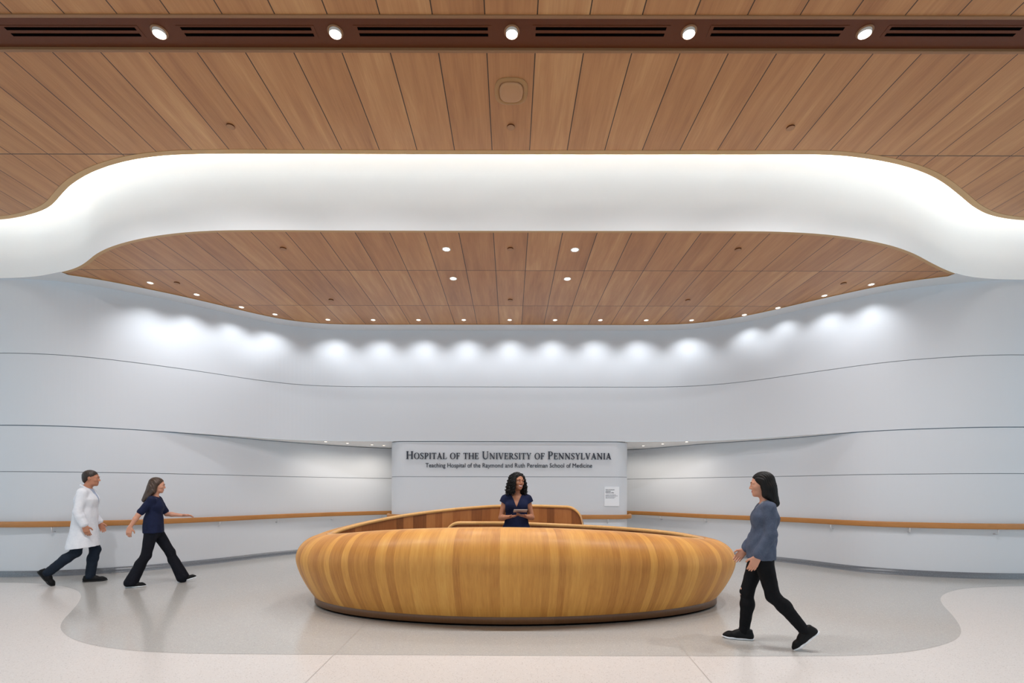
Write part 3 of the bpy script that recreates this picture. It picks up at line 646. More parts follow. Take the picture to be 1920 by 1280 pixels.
# ------------------------------------------------------------------ people: smooth distance fields meshed into one continuous surface each
class Field:
    def __init__(s): s.p = []
    def add(s, fn, lo, hi, k=.02, op='u'): s.p.append((op, fn, np.array(lo, float), np.array(hi, float), k)); return s
    @staticmethod
    def _rc(a, b, ra, rb, flat):
        a = np.array(a, np.float32); b = np.array(b, np.float32); ax = None
        if flat is not None: ax = np.array(flat[0], np.float32); ax /= np.linalg.norm(ax); sc = flat[1]
        def warp(v):
            if ax is None: return v
            return v + ((v - a) @ ax)[..., None] * (ax * (1 / sc - 1))
        b2 = warp(b[None])[0] if ax is not None else b
        ab = b2 - a; L = max(float(ab @ ab), 1e-9)
        def fn(p):
            q = warp(p) - a; t = np.clip((q @ ab) / L, 0, 1); d = np.sqrt(((q - t[..., None] * ab) ** 2).sum(-1)) - (ra + (rb - ra) * t)
            return d * (min(1, sc) if ax is not None else 1)
        m = max(ra, rb) * (max(1, flat[1]) if flat is not None else 1)
        return fn, np.minimum(a, b) - m, np.maximum(a, b) + m
    def cone(s, a, b, ra, rb=None, k=.02, flat=None, op='u'):
        fn, lo, hi = s._rc(a, b, ra, ra if rb is None else rb, flat); return s.add(fn, lo, hi, k, op)
    def chain(s, pts, rad, k=.02, flat=None):
        for i in range(len(pts) - 1): s.cone(pts[i], pts[i + 1], rad[i], rad[i + 1], k, flat)
        return s
    def ell(s, c, r, k=.02, R=None, op='u'):
        c = np.array(c, np.float32); r = np.array(r, np.float32); Rm = None if R is None else np.array(R, np.float32)
        def fn(p):
            q = p - c
            if Rm is not None: q = q @ Rm
            k0 = np.sqrt(((q / r) ** 2).sum(-1)); k1 = np.sqrt(((q / (r * r)) ** 2).sum(-1)) + 1e-9
            return k0 * (k0 - 1) / k1
        m = max(r) if R is not None else r
        return s.add(fn, c - m, c + m, k, op)
    def rbox(s, c, h, r, R, k=.01, op='u'):
        c = np.array(c, np.float32); h = np.array(h, np.float32) - r; Rm = np.array(R, np.float32)
        def fn(p):
            q = np.abs((p - c) @ Rm) - h
            return np.sqrt((np.maximum(q, 0) ** 2).sum(-1)) + np.minimum(q.max(-1), 0) - r
        m = float(np.linalg.norm(h + r)); return s.add(fn, c - m, c + m, k, op)
    def plane(s, pt, n, k=.006):
        """removes the side the normal points to"""
        pt = np.array(pt, np.float32); n = np.array(n, np.float32); n /= np.linalg.norm(n)
        return s.add(lambda p: -((p - pt) @ n), (-9,) * 3, (9,) * 3, k, 's')
    def mesh(s, vox, warp=None):
        U = [p for p in s.p if p[0] == 'u']
        lo = np.min([p[2] for p in U], 0) - 3 * vox; hi = np.max([p[3] for p in U], 0) + 3 * vox
        n = np.ceil((hi - lo) / vox).astype(int) + 1
        ax = [(lo[i] + vox * np.arange(n[i])).astype(np.float32) for i in range(3)]
        D = np.full(n, .06, np.float32)
        for op, fn, a, b, k in s.p:
            pad = k + .03
            i0 = np.clip(np.floor((a - pad - lo) / vox).astype(int), 0, n); i1 = np.clip(np.ceil((b + pad - lo) / vox).astype(int) + 1, 0, n)
            if (i1 <= i0).any(): continue
            sl = tuple(slice(i0[i], i1[i]) for i in range(3))
            P = np.stack(np.meshgrid(*[ax[i][sl[i]] for i in range(3)], indexing='ij'), -1)
            d = fn(P).astype(np.float32); o = D[sl]
            if op == 'u':
                h = np.maximum(k - np.abs(o - d), 0) / k; D[sl] = np.minimum(o, d) - h * h * k * .25
            else:
                e = -d; h = np.maximum(k - np.abs(o - e), 0) / k; D[sl] = np.maximum(o, e) + h * h * k * .25
        if warp is not None:
            P = np.stack(np.meshgrid(*ax, indexing='ij'), -1); D = D + warp(P).astype(np.float32)
        S = D < 0
        c = np.zeros(n - 1, np.int8)
        for dx in (0, 1):
            for dy in (0, 1):
                for dz in (0, 1): c += S[dx:n[0] - 1 + dx, dy:n[1] - 1 + dy, dz:n[2] - 1 + dz]
        act = (c > 0) & (c < 8); I = np.argwhere(act); idm = np.full(n - 1, -1, np.int64); idm[act] = np.arange(len(I))
        acc = np.zeros((len(I), 3)); cnt = np.zeros(len(I))
        cor = np.array([(x, y, z) for x in (0, 1) for y in (0, 1) for z in (0, 1)])
        vals = [D[I[:, 0] + q[0], I[:, 1] + q[1], I[:, 2] + q[2]].astype(float) for q in cor]
        for a in range(8):
            for b in range(a + 1, 8):
                if np.abs(cor[a] - cor[b]).sum() != 1: continue
                m = (vals[a] < 0) != (vals[b] < 0); t_ = vals[a][m] / (vals[a][m] - vals[b][m])
                acc[m] += cor[a] + t_[:, None] * (cor[b] - cor[a]); cnt[m] += 1
        V = lo + (I + acc / cnt[:, None]) * vox
        Q = []
        for axn in range(3):
            u, v = (axn + 1) % 3, (axn + 2) % 3
            A = [slice(None)] * 3; B = [slice(None)] * 3; A[axn] = slice(0, -1); B[axn] = slice(1, None)
            ch = S[tuple(A)] != S[tuple(B)]; E = np.argwhere(ch)
            E = E[(E[:, u] > 0) & (E[:, v] > 0) & (E[:, u] < n[u] - 1) & (E[:, v] < n[v] - 1)]
            def cell(du, dv): w = E.copy(); w[:, u] -= du; w[:, v] -= dv; return idm[w[:, 0], w[:, 1], w[:, 2]]
            q = np.stack([cell(1, 1), cell(0, 1), cell(0, 0), cell(1, 0)], 1)
            ins = S[E[:, 0], E[:, 1], E[:, 2]]; q[~ins] = q[~ins][:, ::-1]; Q.append(q)
        return V, np.concatenate(Q)
    def obj(s, name, vox, m, parent=None, warp=None, mats=None, pick=None):
        V, Q = s.mesh(vox, warp); mi = None
        if pick is not None: mi = pick(V[Q].mean(1)).astype(int)
        return link(name, V.tolist(), Q.tolist(), m, parent, True, mats=mats, midx=mi)
def v3(*a): return np.array(a, float)
def unit(v): v = np.array(v, float); return v / np.linalg.norm(v)
def frame(fwd, up=(0, 0, 1)):
    f = unit(fwd); l = unit(np.cross(up, f)); return np.stack([f, l, np.cross(f, l)], 1)      # columns: forward, left, up
def headframe(yaw, pitch=0, roll=0):
    M = Matrix.Rotation(math.radians(yaw), 3, 'Z') @ Matrix.Rotation(math.radians(-pitch), 3, 'Y') @ Matrix.Rotation(math.radians(roll), 3, 'X')
    return np.array(M)
M_EYE = mat('eye white', (236, 234, 230), .2); M_IRIS = mat('dark iris', (40, 24, 16), .15)
M_LIP = mat('lips', (168, 92, 84), .4); M_TEETH = mat('teeth', (244, 240, 234), .25)
def skin(name, col):
    m = mat(name, col, .5, spec=.4); b = m.node_tree.nodes['Principled BSDF']; b.inputs['Subsurface Weight'].default_value = .08; b.inputs['Subsurface Radius'].default_value = (.01, .004, .002)
    return m
class Figure:
    """a standing or walking figure: local +x forward, +y its left, z up; J holds the joints"""
    def __init__(s, label, loc, rz, J, build, skin_m, headR, hs=1.0, vox=.005, smile=False, lip=None, name='person', fem=True):
        s.root = empty(name, loc, rz); tag(s.root, label, 'person'); s.J = {k: v3(*v) for k, v in J.items()}; s.b = build; s.hs = hs; s.R = headR; s.vox = vox; s.fem = fem; s.sk = skin_m; s.smile = smile
        s.lip = lip or M_LIP
    def H(s, *p): return s.J['head'] + s.R @ (v3(*p) * s.hs)
    def side(s, k, w): return s.J[k + '_' + w]
    def torso(s, f, o=0.0, top=True, hips=True):
        J, b = s.J, s.b; lat = (0, 1, 0)
        if hips: f.cone(J['pelvis'] - v3(0, 0, .05), J['pelvis'] + v3(0, 0, .05), b['hip_d'] + o, b['hip_d'] * .96 + o, .05, (lat, b['hip_w'] / b['hip_d']))
        f.cone(J['pelvis'] + v3(0, 0, .05), J['waist'], b['hip_d'] * .94 + o, b['waist_d'] + o, .05, (lat, b['waist_w'] / b['waist_d']))
        f.cone(J['waist'], J['chest'], b['waist_d'] + o, b['chest_d'] + o, .06, (lat, b['chest_w'] / b['chest_d']))
        f.cone(J['chest'], J['chest'] * .48 + J['neck'] * .52, b['chest_d'] + o, b['chest_d'] * .56 + o, .06, (lat, b['chest_w'] / b['chest_d']))
        if s.fem:
            for w in (1, -1): f.ell(J['chest'] + v3(b['chest_d'] * .48, w * .068, -.005), (.060 + o, .060 + o, .064 + o), .05)
        if top:
            for w in ('l', 'r'):
                sh = s.side('sh', w); f.cone(J['neck'] * .6 + J['chest'] * .4, sh, .050 + o * .7, .043 * b['arm'] + o * .7, .05)
    def arm(s, f, w, o=0.0, to=2.0, k=.02):
        """to: 1 = down to the elbow, 2 = to the wrist"""
        a = s.b['arm']; sh, el, wr = s.side('sh', w), s.side('el', w), s.side('wr', w)
        e = el if to >= 1 else sh + (el - sh) * to
        f.cone(sh, e, .046 * a + o * .85, (.046 + (.038 - .046) * min(to, 1)) * a + o, .03)
        if to > 1:
            m = el * .68 + wr * .32; e = wr if to >= 2 else el + (wr - el) * (to - 1)
            f.cone(el, m, .038 * a + o, .040 * a + o, k); f.cone(m, e, .040 * a + o, (.026 if to >= 2 else .033) * a + o, k)
    def leg(s, f, w, o=0.0, k=.03, ank=.036):
        g = s.b['leg']; h, kn, an = s.side('hip', w), s.side('kn', w), s.side('an', w)
        f.cone(h, kn, .082 * g + o, .055 * g + o, k); m = kn * .68 + an * .32 - unit(np.cross(an - kn, (0, 1, 0))) * .0
        fw = unit(np.cross((0, 1, 0), kn - an)); f.cone(kn, m - fw * .012, .052 * g + o, .056 * g + o, k); f.cone(m - fw * .012, an, .056 * g + o, ank * g + o, k)
    def hand(s, f, w, fd, pn, curl=.5, spread=.03, thumb=None):
        """fd: direction the fingers point, pn: where the palm faces"""
        wr = s.side('wr', w); z = s.hs; fd = unit(fd); pn = unit(np.array(pn, float) - fd * np.dot(pn, fd)); sd = np.cross(fd, pn)      # sd: across the palm
        sgn = 1 if w == 'l' else -1; th = -sd * sgn if thumb is None else sd * thumb       # thumb side
        R = np.stack([fd, sd, pn], 1)
        f.cone(wr, wr + fd * .03 * z, .025 * z, .024 * z, .015, (pn, .75)); f.rbox(wr + fd * .055 * z, (.046 * z, .040 * z, .014 * z), .012 * z, R, .012)
        for i, (ln_, off) in enumerate(((.070, .030), (.079, .0105), (.073, -.0095), (.056, -.029))):
            b0 = wr + fd * (.094 - (.006 if i == 3 else .0)) * z + th * off * z; d1 = unit(fd + th * (off * spread / .03) + pn * curl * .55); d2 = unit(fd + pn * curl * 1.6)
            p1 = b0 + d1 * ln_ * .52 * z; p2 = p1 + d2 * ln_ * .48 * z; r = (.0088 if i < 3 else .0078) * z
            f.cone(b0 - fd * .01, p1, r * 1.05, r, .005); f.cone(p1, p2, r, r * .82, .004)
        t0 = wr + fd * .028 * z + th * .030 * z; t1 = t0 + unit(fd * .75 + th * .75 + pn * .3) * .042 * z; t2 = t1 + unit(fd * 1.0 + th * .25 + pn * (.25 + curl * .4)) * .034 * z
        f.cone(t0, t1, .0135 * z, .0105 * z, .01); f.cone(t1, t2, .0105 * z, .0085 * z, .005)
    def foot(s, f, w):
        an = s.side('an', w); d = unit(s.side('toe', w)); R = frame(d, s.up(w)); u = R[:, 2]
        f.cone(an - u * .045 - d * .02, an - u * .055 + d * .10, .025, .02, .02); f.cone(an, an - u * .045, .030, .026, .03)
    def up(s, w):
        d = unit(s.side('toe', w)); return unit(np.array([0, 0, 1.0]) - d * d[2]) if abs(d[2]) < .98 else v3(1, 0, 0)
    def head(s, f):
        k = .02; H = s.H; z = s.hs; R = s.R
        f.ell(H(-.012, 0, .034), np.array((.097, .075, .084)) * z, k, R); f.ell(H(.026, 0, -.02), np.array((.064, .062, .092)) * z, .03, R)
        f.ell(H(.040, 0, -.078), np.array((.046, .045, .032)) * z, .025, R); f.ell(H(.068, 0, -.097), np.array((.019, .021, .017)) * z, .02, R)
        for w in (1, -1):
            f.ell(H(.063, w * .038, -.024), np.array((.022, .022, .02)) * z, .02, R)
            f.cone(H(.080, w * .044, .022), H(.088, w * .014, .024), .009 * z, .010 * z, .014)
            f.ell(H(-.006, w * .076, -.005), np.array((.018, .008, .030)) * z, .008, R)
            f.ell(H(.100, w * .032, .003), np.array((.016, .017, .012)) * z, .012, R, 's')
        for w in (1, -1):
            f.ell(H(.0755, w * .031, .0125), np.array((.0135, .0175, .0095)) * z, .005, R); f.ell(H(.0750, w * .031, -.0065), np.array((.0125, .016, .0075)) * z, .005, R)
        f.cone(H(.086, 0, .016), H(.106, 0, -.026), .008 * z, .011 * z, .012)
        for w in (1, -1): f.ell(H(.094, w * .011, -.032), np.array((.010, .008, .008)) * z, .008, R)
        f.ell(H(.070, 0, -.060), np.array((.020, .026, .018)) * z, .015, R)
        f.cone(s.J['neck'] - v3(0, 0, .03), H(-.018, 0, -.06), .060 if not s.fem else .052, .050 if not s.fem else .043, .03)
    def body(s, hands):
        f = Field(); s.torso(f)
        for w in ('l', 'r'):
            s.arm(f, w); s.leg(f, w); s.foot(f, w); s.hand(f, w, *hands[w][0], **hands[w][1])
        s.head(f)
        R, z, H = s.R, s.hs, s.H
        s.bodyo = f.obj('body', s.vox, s.sk, s.root)
        lw, up_, gp = (.029, .009, .012) if s.smile else (.019, .0, .0015)
        g = Field(); arcx = lambda y: .0905 - 15 * y * y
        g.chain([H(arcx(y), y, -.0565 + gp * .5 * (1 - (y / lw) ** 2) + up_ * (y / lw) ** 2) for y in np.linspace(-lw, lw, 9)], [.002 * z + .0032 * z * (1 - (q / 4) ** 2) for q in range(-4, 5)], .003)
        g.chain([H(arcx(y) - .001, y, -.0595 - (gp + .006) * (1 - (y / lw) ** 2) + up_ * (y / lw) ** 2) for y in np.linspace(-lw, lw, 9)], [.002 * z + .0042 * z * (1 - (q / 4) ** 2) for q in range(-4, 5)], .003)
        g.obj('lips', .0016, s.lip, s.root)
        if s.smile:
            g = Field(); g.chain([H(arcx(y) + .0020, y, -.0608 + up_ * (y / lw) ** 2) for y in np.linspace(-lw * .8, lw * .8, 7)], [.0034 * z] * 7, .002, (s.R[:, 2], 1.25)); g.obj('teeth', .0016, M_TEETH, s.root)
        for w in (1, -1):
            g = Field(); g.chain([H(.0965, w * .013, .0255), H(.0955, w * .028, .0305), H(.083, w * .049, .026)], [.0026 * z, .0029 * z, .0017 * z], .003); g.obj('eyebrow', .0016, M_HAIRD, s.root)
        for w in (1, -1):
            V, Fc = lathe([(.0005, .0135), (.0058, .0123), (.0062, .012), (.0095, .0096), (.0135, 0), (.0095, -.0096), (.0005, -.0135)], 16)
            mi = [0 if (i % 6) > 1 else 1 for i in range(len(Fc))]
            e = link('eye', [tuple(np.array(v) * z) for v in V], Fc, None, s.root, True, mats=[M_EYE, M_IRIS], midx=mi)
            e.matrix_local = Matrix.Translation(Vector(s.H(.0735, w * .031, .0035))) @ Matrix(s.R.tolist()).to_4x4() @ Matrix.Rotation(math.pi / 2, 4, 'Y')
    def shoe(s, w, m, sole_m, L=.27, pitch_flat=True, lace=None):
        """shoe with its sole as a sub-part; toe_* gives the direction the foot points"""
        an = s.side('an', w); d = unit(s.side('toe', w)); u = s.up(w); lat = np.cross(u, d); k = L / .27; zb = -.088
        P = lambda x, y, z_: an + d * x * k + lat * y * k + u * z_
        f = Field(); f.cone(P(-.045, 0, -.045), P(-.04, 0, .005), .036 * k, .034 * k, .02); f.cone(P(-.045, 0, -.05), P(.06, 0, -.048), .037 * k, .042 * k, .02); f.cone(P(.06, 0, -.048), P(.13, 0, -.056), .042 * k, .040 * k, .02, (u, .85)); f.cone(P(.13, 0, -.058), P(.165, 0, -.066), .038 * k, .026 * k, .02)
        f.cone(P(.0, 0, .0), P(.06, 0, -.03), .034 * k, .03 * k, .02)
        f.plane(P(0, 0, zb + .014), -u, .006); f.cone(P(-.02, 0, .0), P(-.008, 0, .025), .040 * k, .039 * k, .012); f.plane(P(-.01, 0, .028), u - d * .25, .006)
        o = f.obj('shoe', .0045, m, s.root)
        g = Field(); R = frame(d, u)
        g.cone(P(-.05, 0, zb + .012), P(.05, 0, zb + .011), .038 * k, .040 * k, .01, (u, .34)); g.cone(P(.05, 0, zb + .011), P(.125, 0, zb + .012), .040 * k, .045 * k, .01, (u, .30)); g.cone(P(.125, 0, zb + .012), P(.168, 0, zb + .017), .045 * k, .030 * k, .01, (u, .34))
        g.obj('sole', .0045, sole_m, o)
        if lace:
            for i in range(4):
                x = .045 + i * .021; V, Fc = tube([P(x, .022, -.022 - i * .006), P(x + .006, 0, -.006 - i * .0075), P(x + .012, -.022, -.022 - i * .006)], .0032, 6); link('lace', V, Fc, lace, o, smooth=True)
            V, Fc = tube([P(.03, .03, .012), P(.045, .012, .018), P(.04, 0, .006), P(.045, -.012, .018), P(.03, -.03, .012)], .0035, 6); link('lace', V, Fc, lace, o, smooth=True)
        return o
def wrinkle(a, fx=38, fz=30):
    def w(P): return a * (np.sin(P[..., 2] * fz + P[..., 0] * 19 + 2 * np.sin(P[..., 1] * 23)) * np.sin(P[..., 0] * fx + P[..., 1] * 31 + P[..., 2] * 7))
    return w
M_HAIRD = mat('near-black hair', (16, 13, 12), .55, spec=.25); M_HAIRB = mat('dark brown hair', (46, 32, 24), .45); M_HAIRM = mat('brown hair', (66, 46, 32), .45)
def strands(root, parent, pts_fn, n, r, m, seed):
    rnd = random.Random(seed); V = []; Fc = []
    for i in range(n):
        p, rr = pts_fn(rnd, i)
        a, b = tube(p, rr, 5); k = len(V); V += a; Fc += [tuple(q + k for q in f) for f in b]
    return V, Fc
FEM = dict(hip_d=.100, hip_w=.155, waist_d=.080, waist_w=.112, chest_d=.088, chest_w=.128, arm=.86, leg=.98)
MAL = dict(hip_d=.112, hip_w=.160, waist_d=.108, waist_w=.148, chest_d=.118, chest_w=.172, arm=1.06, leg=1.0)

# --- receptionist standing inside the desk, looking to her left
SKB = skin('warm brown skin', (172, 116, 86))
J = dict(pelvis=(0, 0, .90), waist=(.0, 0, 1.07), chest=(.005, 0, 1.255), neck=(-.005, 0, 1.395), head=(.022, .012, 1.568),
         sh_l=(-.005, .152, 1.345), el_l=(.01, .205, 1.09), wr_l=(.205, .115, 1.118), sh_r=(-.005, -.152, 1.345), el_r=(.01, -.205, 1.085), wr_r=(.19, -.10, 1.108),
         hip_l=(0, .085, .88), kn_l=(.01, .09, .47), an_l=(-.01, .095, .088), hip_r=(0, -.085, .88), kn_r=(.01, -.09, .47), an_r=(-.01, -.095, .088), toe_l=(1, .15, 0), toe_r=(1, -.15, 0))
P1 = Figure('smiling person with long curly black hair in navy V-neck dress holding a tablet', (.085, 6.48, 0), -math.pi / 2, J, FEM, SKB, headframe(32, 1, -3), .98, .0038, True, mat('rose lips', (160, 84, 80), .35))
P1.body({'l': (((.55, -.55, .10), (.05, .15, 1)), dict(curl=.35, thumb=None)), 'r': (((.5, .75, .12), (.05, -.1, 1)), dict(curl=.35))})
M_NAVY = cloth('navy cloth', (26, 34, 66), (16, 22, 46), 90)
f = Field(); P1.torso(f, .013)
for w in ('l', 'r'):
    sg_ = 1 if w == 'l' else -1; sh = P1.side('sh', w); el = P1.side('el', w)
    f.cone(sh, sh + (el - sh) * .26 + v3(0, sg_ * .014, 0), .048, .058, .03)
f.cone(J['pelvis'], (.0, 0, .50), .125, .135, .04, ((0, 1, 0), 1.42))
f.plane((0, 0, .52), (0, 0, -1), .004)
# V neckline: a wedge taken out of the front
def vneck(p, tip=(.12, 0, 1.235), half=.42):
    a = np.abs(p[..., 1]) - (p[..., 2] - tip[2]) * half; return np.maximum(np.maximum(a * .93, .005 - p[..., 0]), tip[2] - .02 - p[..., 2])
f.add(vneck, (0, -.2, 1.2), (.3, .2, 1.6), .004, 's')
f.add(lambda p: np.sqrt(p[..., 0] ** 2 + p[..., 1] ** 2) - .070 - np.maximum(p[..., 2] - 1.38, 0) * 1.2 + np.maximum(1.375 - p[..., 2], 0) * 3, (-.15, -.15, 1.33), (.15, .15, 1.6), .006, 's')
for sg_, w in ((1, 'l'), (-1, 'r')):
    sh, el = P1.side('sh', w), P1.side('el', w); pt_ = sh + (el - sh) * .27; n_ = unit(el - sh + v3(0, sg_ * .10, .0))
    f.add(lambda p, pt_=pt_, n_=n_: np.maximum(np.maximum(-((p - pt_) @ n_), .150 - np.abs(p[..., 1])), 1.16 - p[..., 2]), (-.2, .165 if sg_ > 0 else -.32, 1.1), (.2, .32 if sg_ > 0 else -.165, 1.45), .004, 's')
f.obj('dress', .0045, M_NAVY, P1.root, wrinkle(.0022))
for w in ('l', 'r'): P1.shoe(w, M_BLACK, M_BLACK, .25)
# curls: lumpy mass with springs of hair over it
f = Field(); H = P1.H
f.ell(H(-.022, 0, .048), np.array((.102, .086, .084)), .02, P1.R); f.ell(H(-.055, 0, -.03), np.array((.078, .096, .11)), .04, P1.R)
for sg_ in (1, -1):
    f.cone(H(.0, sg_ * .082, .02), H(-.005, sg_ * .098, -.13), .024, .028, .04); f.cone(H(-.005, sg_ * .098, -.13), H(-.01, sg_ * .100, -.16), .028, .016, .03)
f.cone(H(-.08, 0, -.05), H(-.085, 0, -.17), .075, .06, .04, (P1.R[:, 1], 1.35))
f.ell(H(.085, 0, -.035), np.array((.058, .064, .105)), .012, P1.R, 's'); f.ell(H(.075, 0, -.17), np.array((.07, .066, .09)), .02, P1.R, 's')
rs = np.random.RandomState(3); PH = rs.rand(6) * 6
def curly(P): return .003 * (np.sin(P[..., 0] * 190 + PH[0] + 3 * np.sin(P[..., 2] * 60)) * np.sin(P[..., 1] * 180 + PH[1]) * np.sin(P[..., 2] * 170 + PH[2] + 2 * np.sin(P[..., 1] * 50)))
V0, Q0 = f.mesh(.005, curly)
def curl_pts(rnd, i):
    """spring-like lock hanging from the scalp to the shoulder"""
    az = rnd.uniform(-2.75, 2.75); az = math.copysign(max(abs(az), .82), az)          # none over the face
    top = i % 3 == 0
    if top: az = rnd.choice((-1, 1)) * rnd.uniform(.70, 1.5)
    el = rnd.uniform(.1, .5) if top else rnd.uniform(-.1, 1.1); p = v3(-.02, 0, .045) + v3(.100 * math.cos(az) * math.cos(el), .092 * math.sin(az) * math.cos(el), .088 * math.sin(el))
    out = unit(v3(math.cos(az) - .3, math.sin(az), 0)); ln_ = rnd.uniform(.12, .25); rad = rnd.uniform(.008, .014); ph0 = rnd.uniform(0, 6); pts = []; wob_ = rnd.uniform(-.01, .03); fr_ = rnd.uniform(120, 190)
    side_ = np.cross(out, (0, 0, 1))
    if top:                                            # starts at the parting and runs over the scalp first
        s0 = v3(rnd.uniform(-.03, .088), rnd.uniform(-.012, .012), .132); s0[2] -= max(s0[0], 0) * .45
        for q in range(9):
            t_ = q / 9; m_ = s0 * (1 - t_) + p * t_; cc = v3(-.018, 0, .035); dv = (m_ - cc) / v3(.104, .092, .092); m_ = cc + dv / np.linalg.norm(dv) * v3(.104, .092, .092)
            a = q * 1.25; pts.append(H(*(m_ + v3(.005 * math.cos(a), 0, .005 * math.sin(a)))))
    for q in range(34):
        s_ = q / 33; c = p + out * (.020 * math.sin(min(s_ * 2.2, 1.57)) + rad * .5 + wob_ * s_) + v3(0, 0, -ln_ * s_)
        a = ph0 + s_ * ln_ * fr_; pts.append(H(*(c + out * rad * math.cos(a) + side_ * rad * math.sin(a))))
    return pts, .0046
V1, F1 = strands(None, None, curl_pts, 330, .003, M_HAIRD, 5)
k0 = len(V0); link('hair', V0.tolist() + V1, Q0.tolist() + [tuple(q + k0 for q in f_) for f_ in F1], M_HAIRD, P1.root, True)
tb = empty('tablet', (.085 + .045, 6.48 - .315, 1.192)); tag(tb, 'thin pale tablet held in both hands of the person inside the desk', 'tablet')
tb.rotation_euler = (math.radians(-17), 0, math.radians(4))
bm = bmesh.new(); box_bm(bm, (0, 0, 0), (.175, .125, .008), .003); link_bm('case', bm, mat('tablet case', (190, 172, 162), .35), tb)  # reflection of skin put into the case colour
bm = bmesh.new(); box_bm(bm, (0, 0, .0046), (.158, .110, .001)); link_bm('screen', bm, mat('tablet screen', (206, 204, 206), .12), tb)

# --- man in a white coat walking to the right
SKM = skin('tan skin', (186, 128, 100))
J = dict(pelvis=(.0, 0, .93), waist=(.015, 0, 1.09), chest=(.03, 0, 1.30), neck=(.03, 0, 1.485), head=(.085, 0, 1.625),
         sh_l=(.03, .178, 1.405), el_l=(.0, .225, 1.11), wr_l=(.14, .19, .92), sh_r=(.03, -.178, 1.405), el_r=(-.01, -.225, 1.11), wr_r=(.075, -.225, .90),
         hip_l=(.0, .085, .91), kn_l=(.11, .09, .50), an_l=(.045, .09, .088), hip_r=(0, -.085, .91), kn_r=(-.075, -.09, .485), an_r=(-.40, -.10, .20), toe_l=(1, .06, 0), toe_r=(.60, -.05, -.80))
P2 = Figure('person in a long white coat and dark jeans walking ahead of the curved left wall', (-6.62, 7.52, 0), math.radians(24), J, MAL, SKM, headframe(0, -3), 1.0, .0055, fem=False)
P2.body({'l': (((.3, 0, -.9), (0, -1, 0)), dict(curl=.6)), 'r': (((.25, 0, -.95), (0, 1, .1)), dict(curl=.55))})
M_JEAN = cloth('dark jeans', (34, 44, 58), (22, 30, 42), 120); M_COAT = cloth('white coat cloth', (240, 242, 247), (224, 227, 235), 40, .8)
f = Field(); f.cone((0, 0, .86), (0, 0, 1.0), .120, .118, .05, ((0, 1, 0), 1.4))
for w in ('l', 'r'): P2.leg(f, w, .014, ank=.050)
f.obj('jeans', .0055, M_JEAN, P2.root, wrinkle(.0015, 60, 55))
f = Field(); P2.torso(f, .020)
for w in ('l', 'r'): P2.arm(f, w, .016, 1.85); f.cone(P2.side('el', w) * .35 + P2.side('wr', w) * .65, P2.side('el', w) * .12 + P2.side('wr', w) * .88, .050, .048, .02)
f.cone((.01, 0, 1.02), (-.02, 0, .56), .138, .205, .05, ((0, 1, 0), 1.12)); f.plane((0, 0, .555), (.12, 0, -1), .004)
f.add(lambda p: np.maximum(np.abs(p[..., 1]) - (p[..., 2] - 1.19) * .26, .06 - p[..., 0]), (.06, -.12, 1.17), (.3, .12, 1.6), .004, 's')
f.add(lambda p: np.sqrt((p[..., 0] - .045) ** 2 + p[..., 1] ** 2) - .066 + np.maximum(1.46 - p[..., 2], 0) * 3, (-.1, -.12, 1.42), (.2, .12, 1.6), .004, 's')
coat = f.obj('white_coat', .0055, M_COAT, P2.root, wrinkle(.003, 26, 12))
f = Field(); f.chain([(-.045, 0, 1.52), (-.01, .064, 1.51), (.055, .074, 1.46), (.14, .045, 1.32)], [.014, .014, .016, .012], .01); f.chain([(-.045, 0, 1.52), (-.01, -.064, 1.51), (.055, -.074, 1.46), (.14, -.045, 1.32)], [.014, .014, .016, .012], .01)
f.obj('collar', .005, M_COAT, coat)
f = Field(); f.rbox((.02, -.168, .90), (.075, .012, .085), .01, np.eye(3), .01); f.obj('pocket', .005, M_COAT, coat)
f = Field(); P2.torso(f, .012, hips=False); f.obj('shirt', .0065, cloth('pale blue shirt', (176, 190, 214)), P2.root)
f = Field(); H = P2.H; f.ell(H(-.018, 0, .046), np.array((.100, .081, .086)), .02, P2.R); f.ell(H(-.062, 0, -.01), np.array((.05, .068, .075)), .03, P2.R)
f.ell(H(.090, 0, -.012), np.array((.062, .085, .076)), .012, P2.R, 's'); f.ell(H(.0, 0, -.075), np.array((.075, .1, .05)), .01, P2.R, 's')
f.obj('hair', .005, M_HAIRB, P2.root, lambda P: .002 * np.sin(P[..., 0] * 260 + P[..., 2] * 90) * np.sin(P[..., 1] * 240))
M_SHOE = cloth('black shoe', (20, 20, 22), (12, 12, 14), 120, .6); M_SOLEK = mat('black sole', (16, 16, 18), .6); M_SOLEW = mat('white sole', (226, 230, 236), .5); M_LACE = mat('black lace', (14, 14, 16), .7)
P2.shoe('l', M_SHOE, M_SOLEK, .30, lace=M_LACE); P2.shoe('r', M_SHOE, M_SOLEK, .30, lace=M_LACE)

# --- woman in dark blue scrubs walking to the right
SKL = skin('light skin', (206, 150, 124))
J = dict(pelvis=(.0, 0, .87), waist=(.01, 0, 1.03), chest=(.015, 0, 1.205), neck=(.015, 0, 1.345), head=(.05, 0, 1.515),
         sh_l=(.02, .146, 1.30), el_l=(.13, .19, 1.07), wr_l=(.345, .17, 1.045), sh_r=(.01, -.146, 1.30), el_r=(-.14, -.19, 1.08), wr_r=(-.235, -.20, .905),
         hip_l=(.0, .08, .85), kn_l=(.20, .085, .48), an_l=(.355, .09, .100), hip_r=(0, -.08, .85), kn_r=(-.07, -.085, .46), an_r=(-.245, -.09, .088), toe_l=(1, 0, .26), toe_r=(1, -.05, 0))
P3 = Figure('person with long brown hair in dark blue scrubs walking behind the white coat', (-5.43, 7.36, 0), math.radians(24), J, FEM, SKL, headframe(0, -6), .94, .0055)
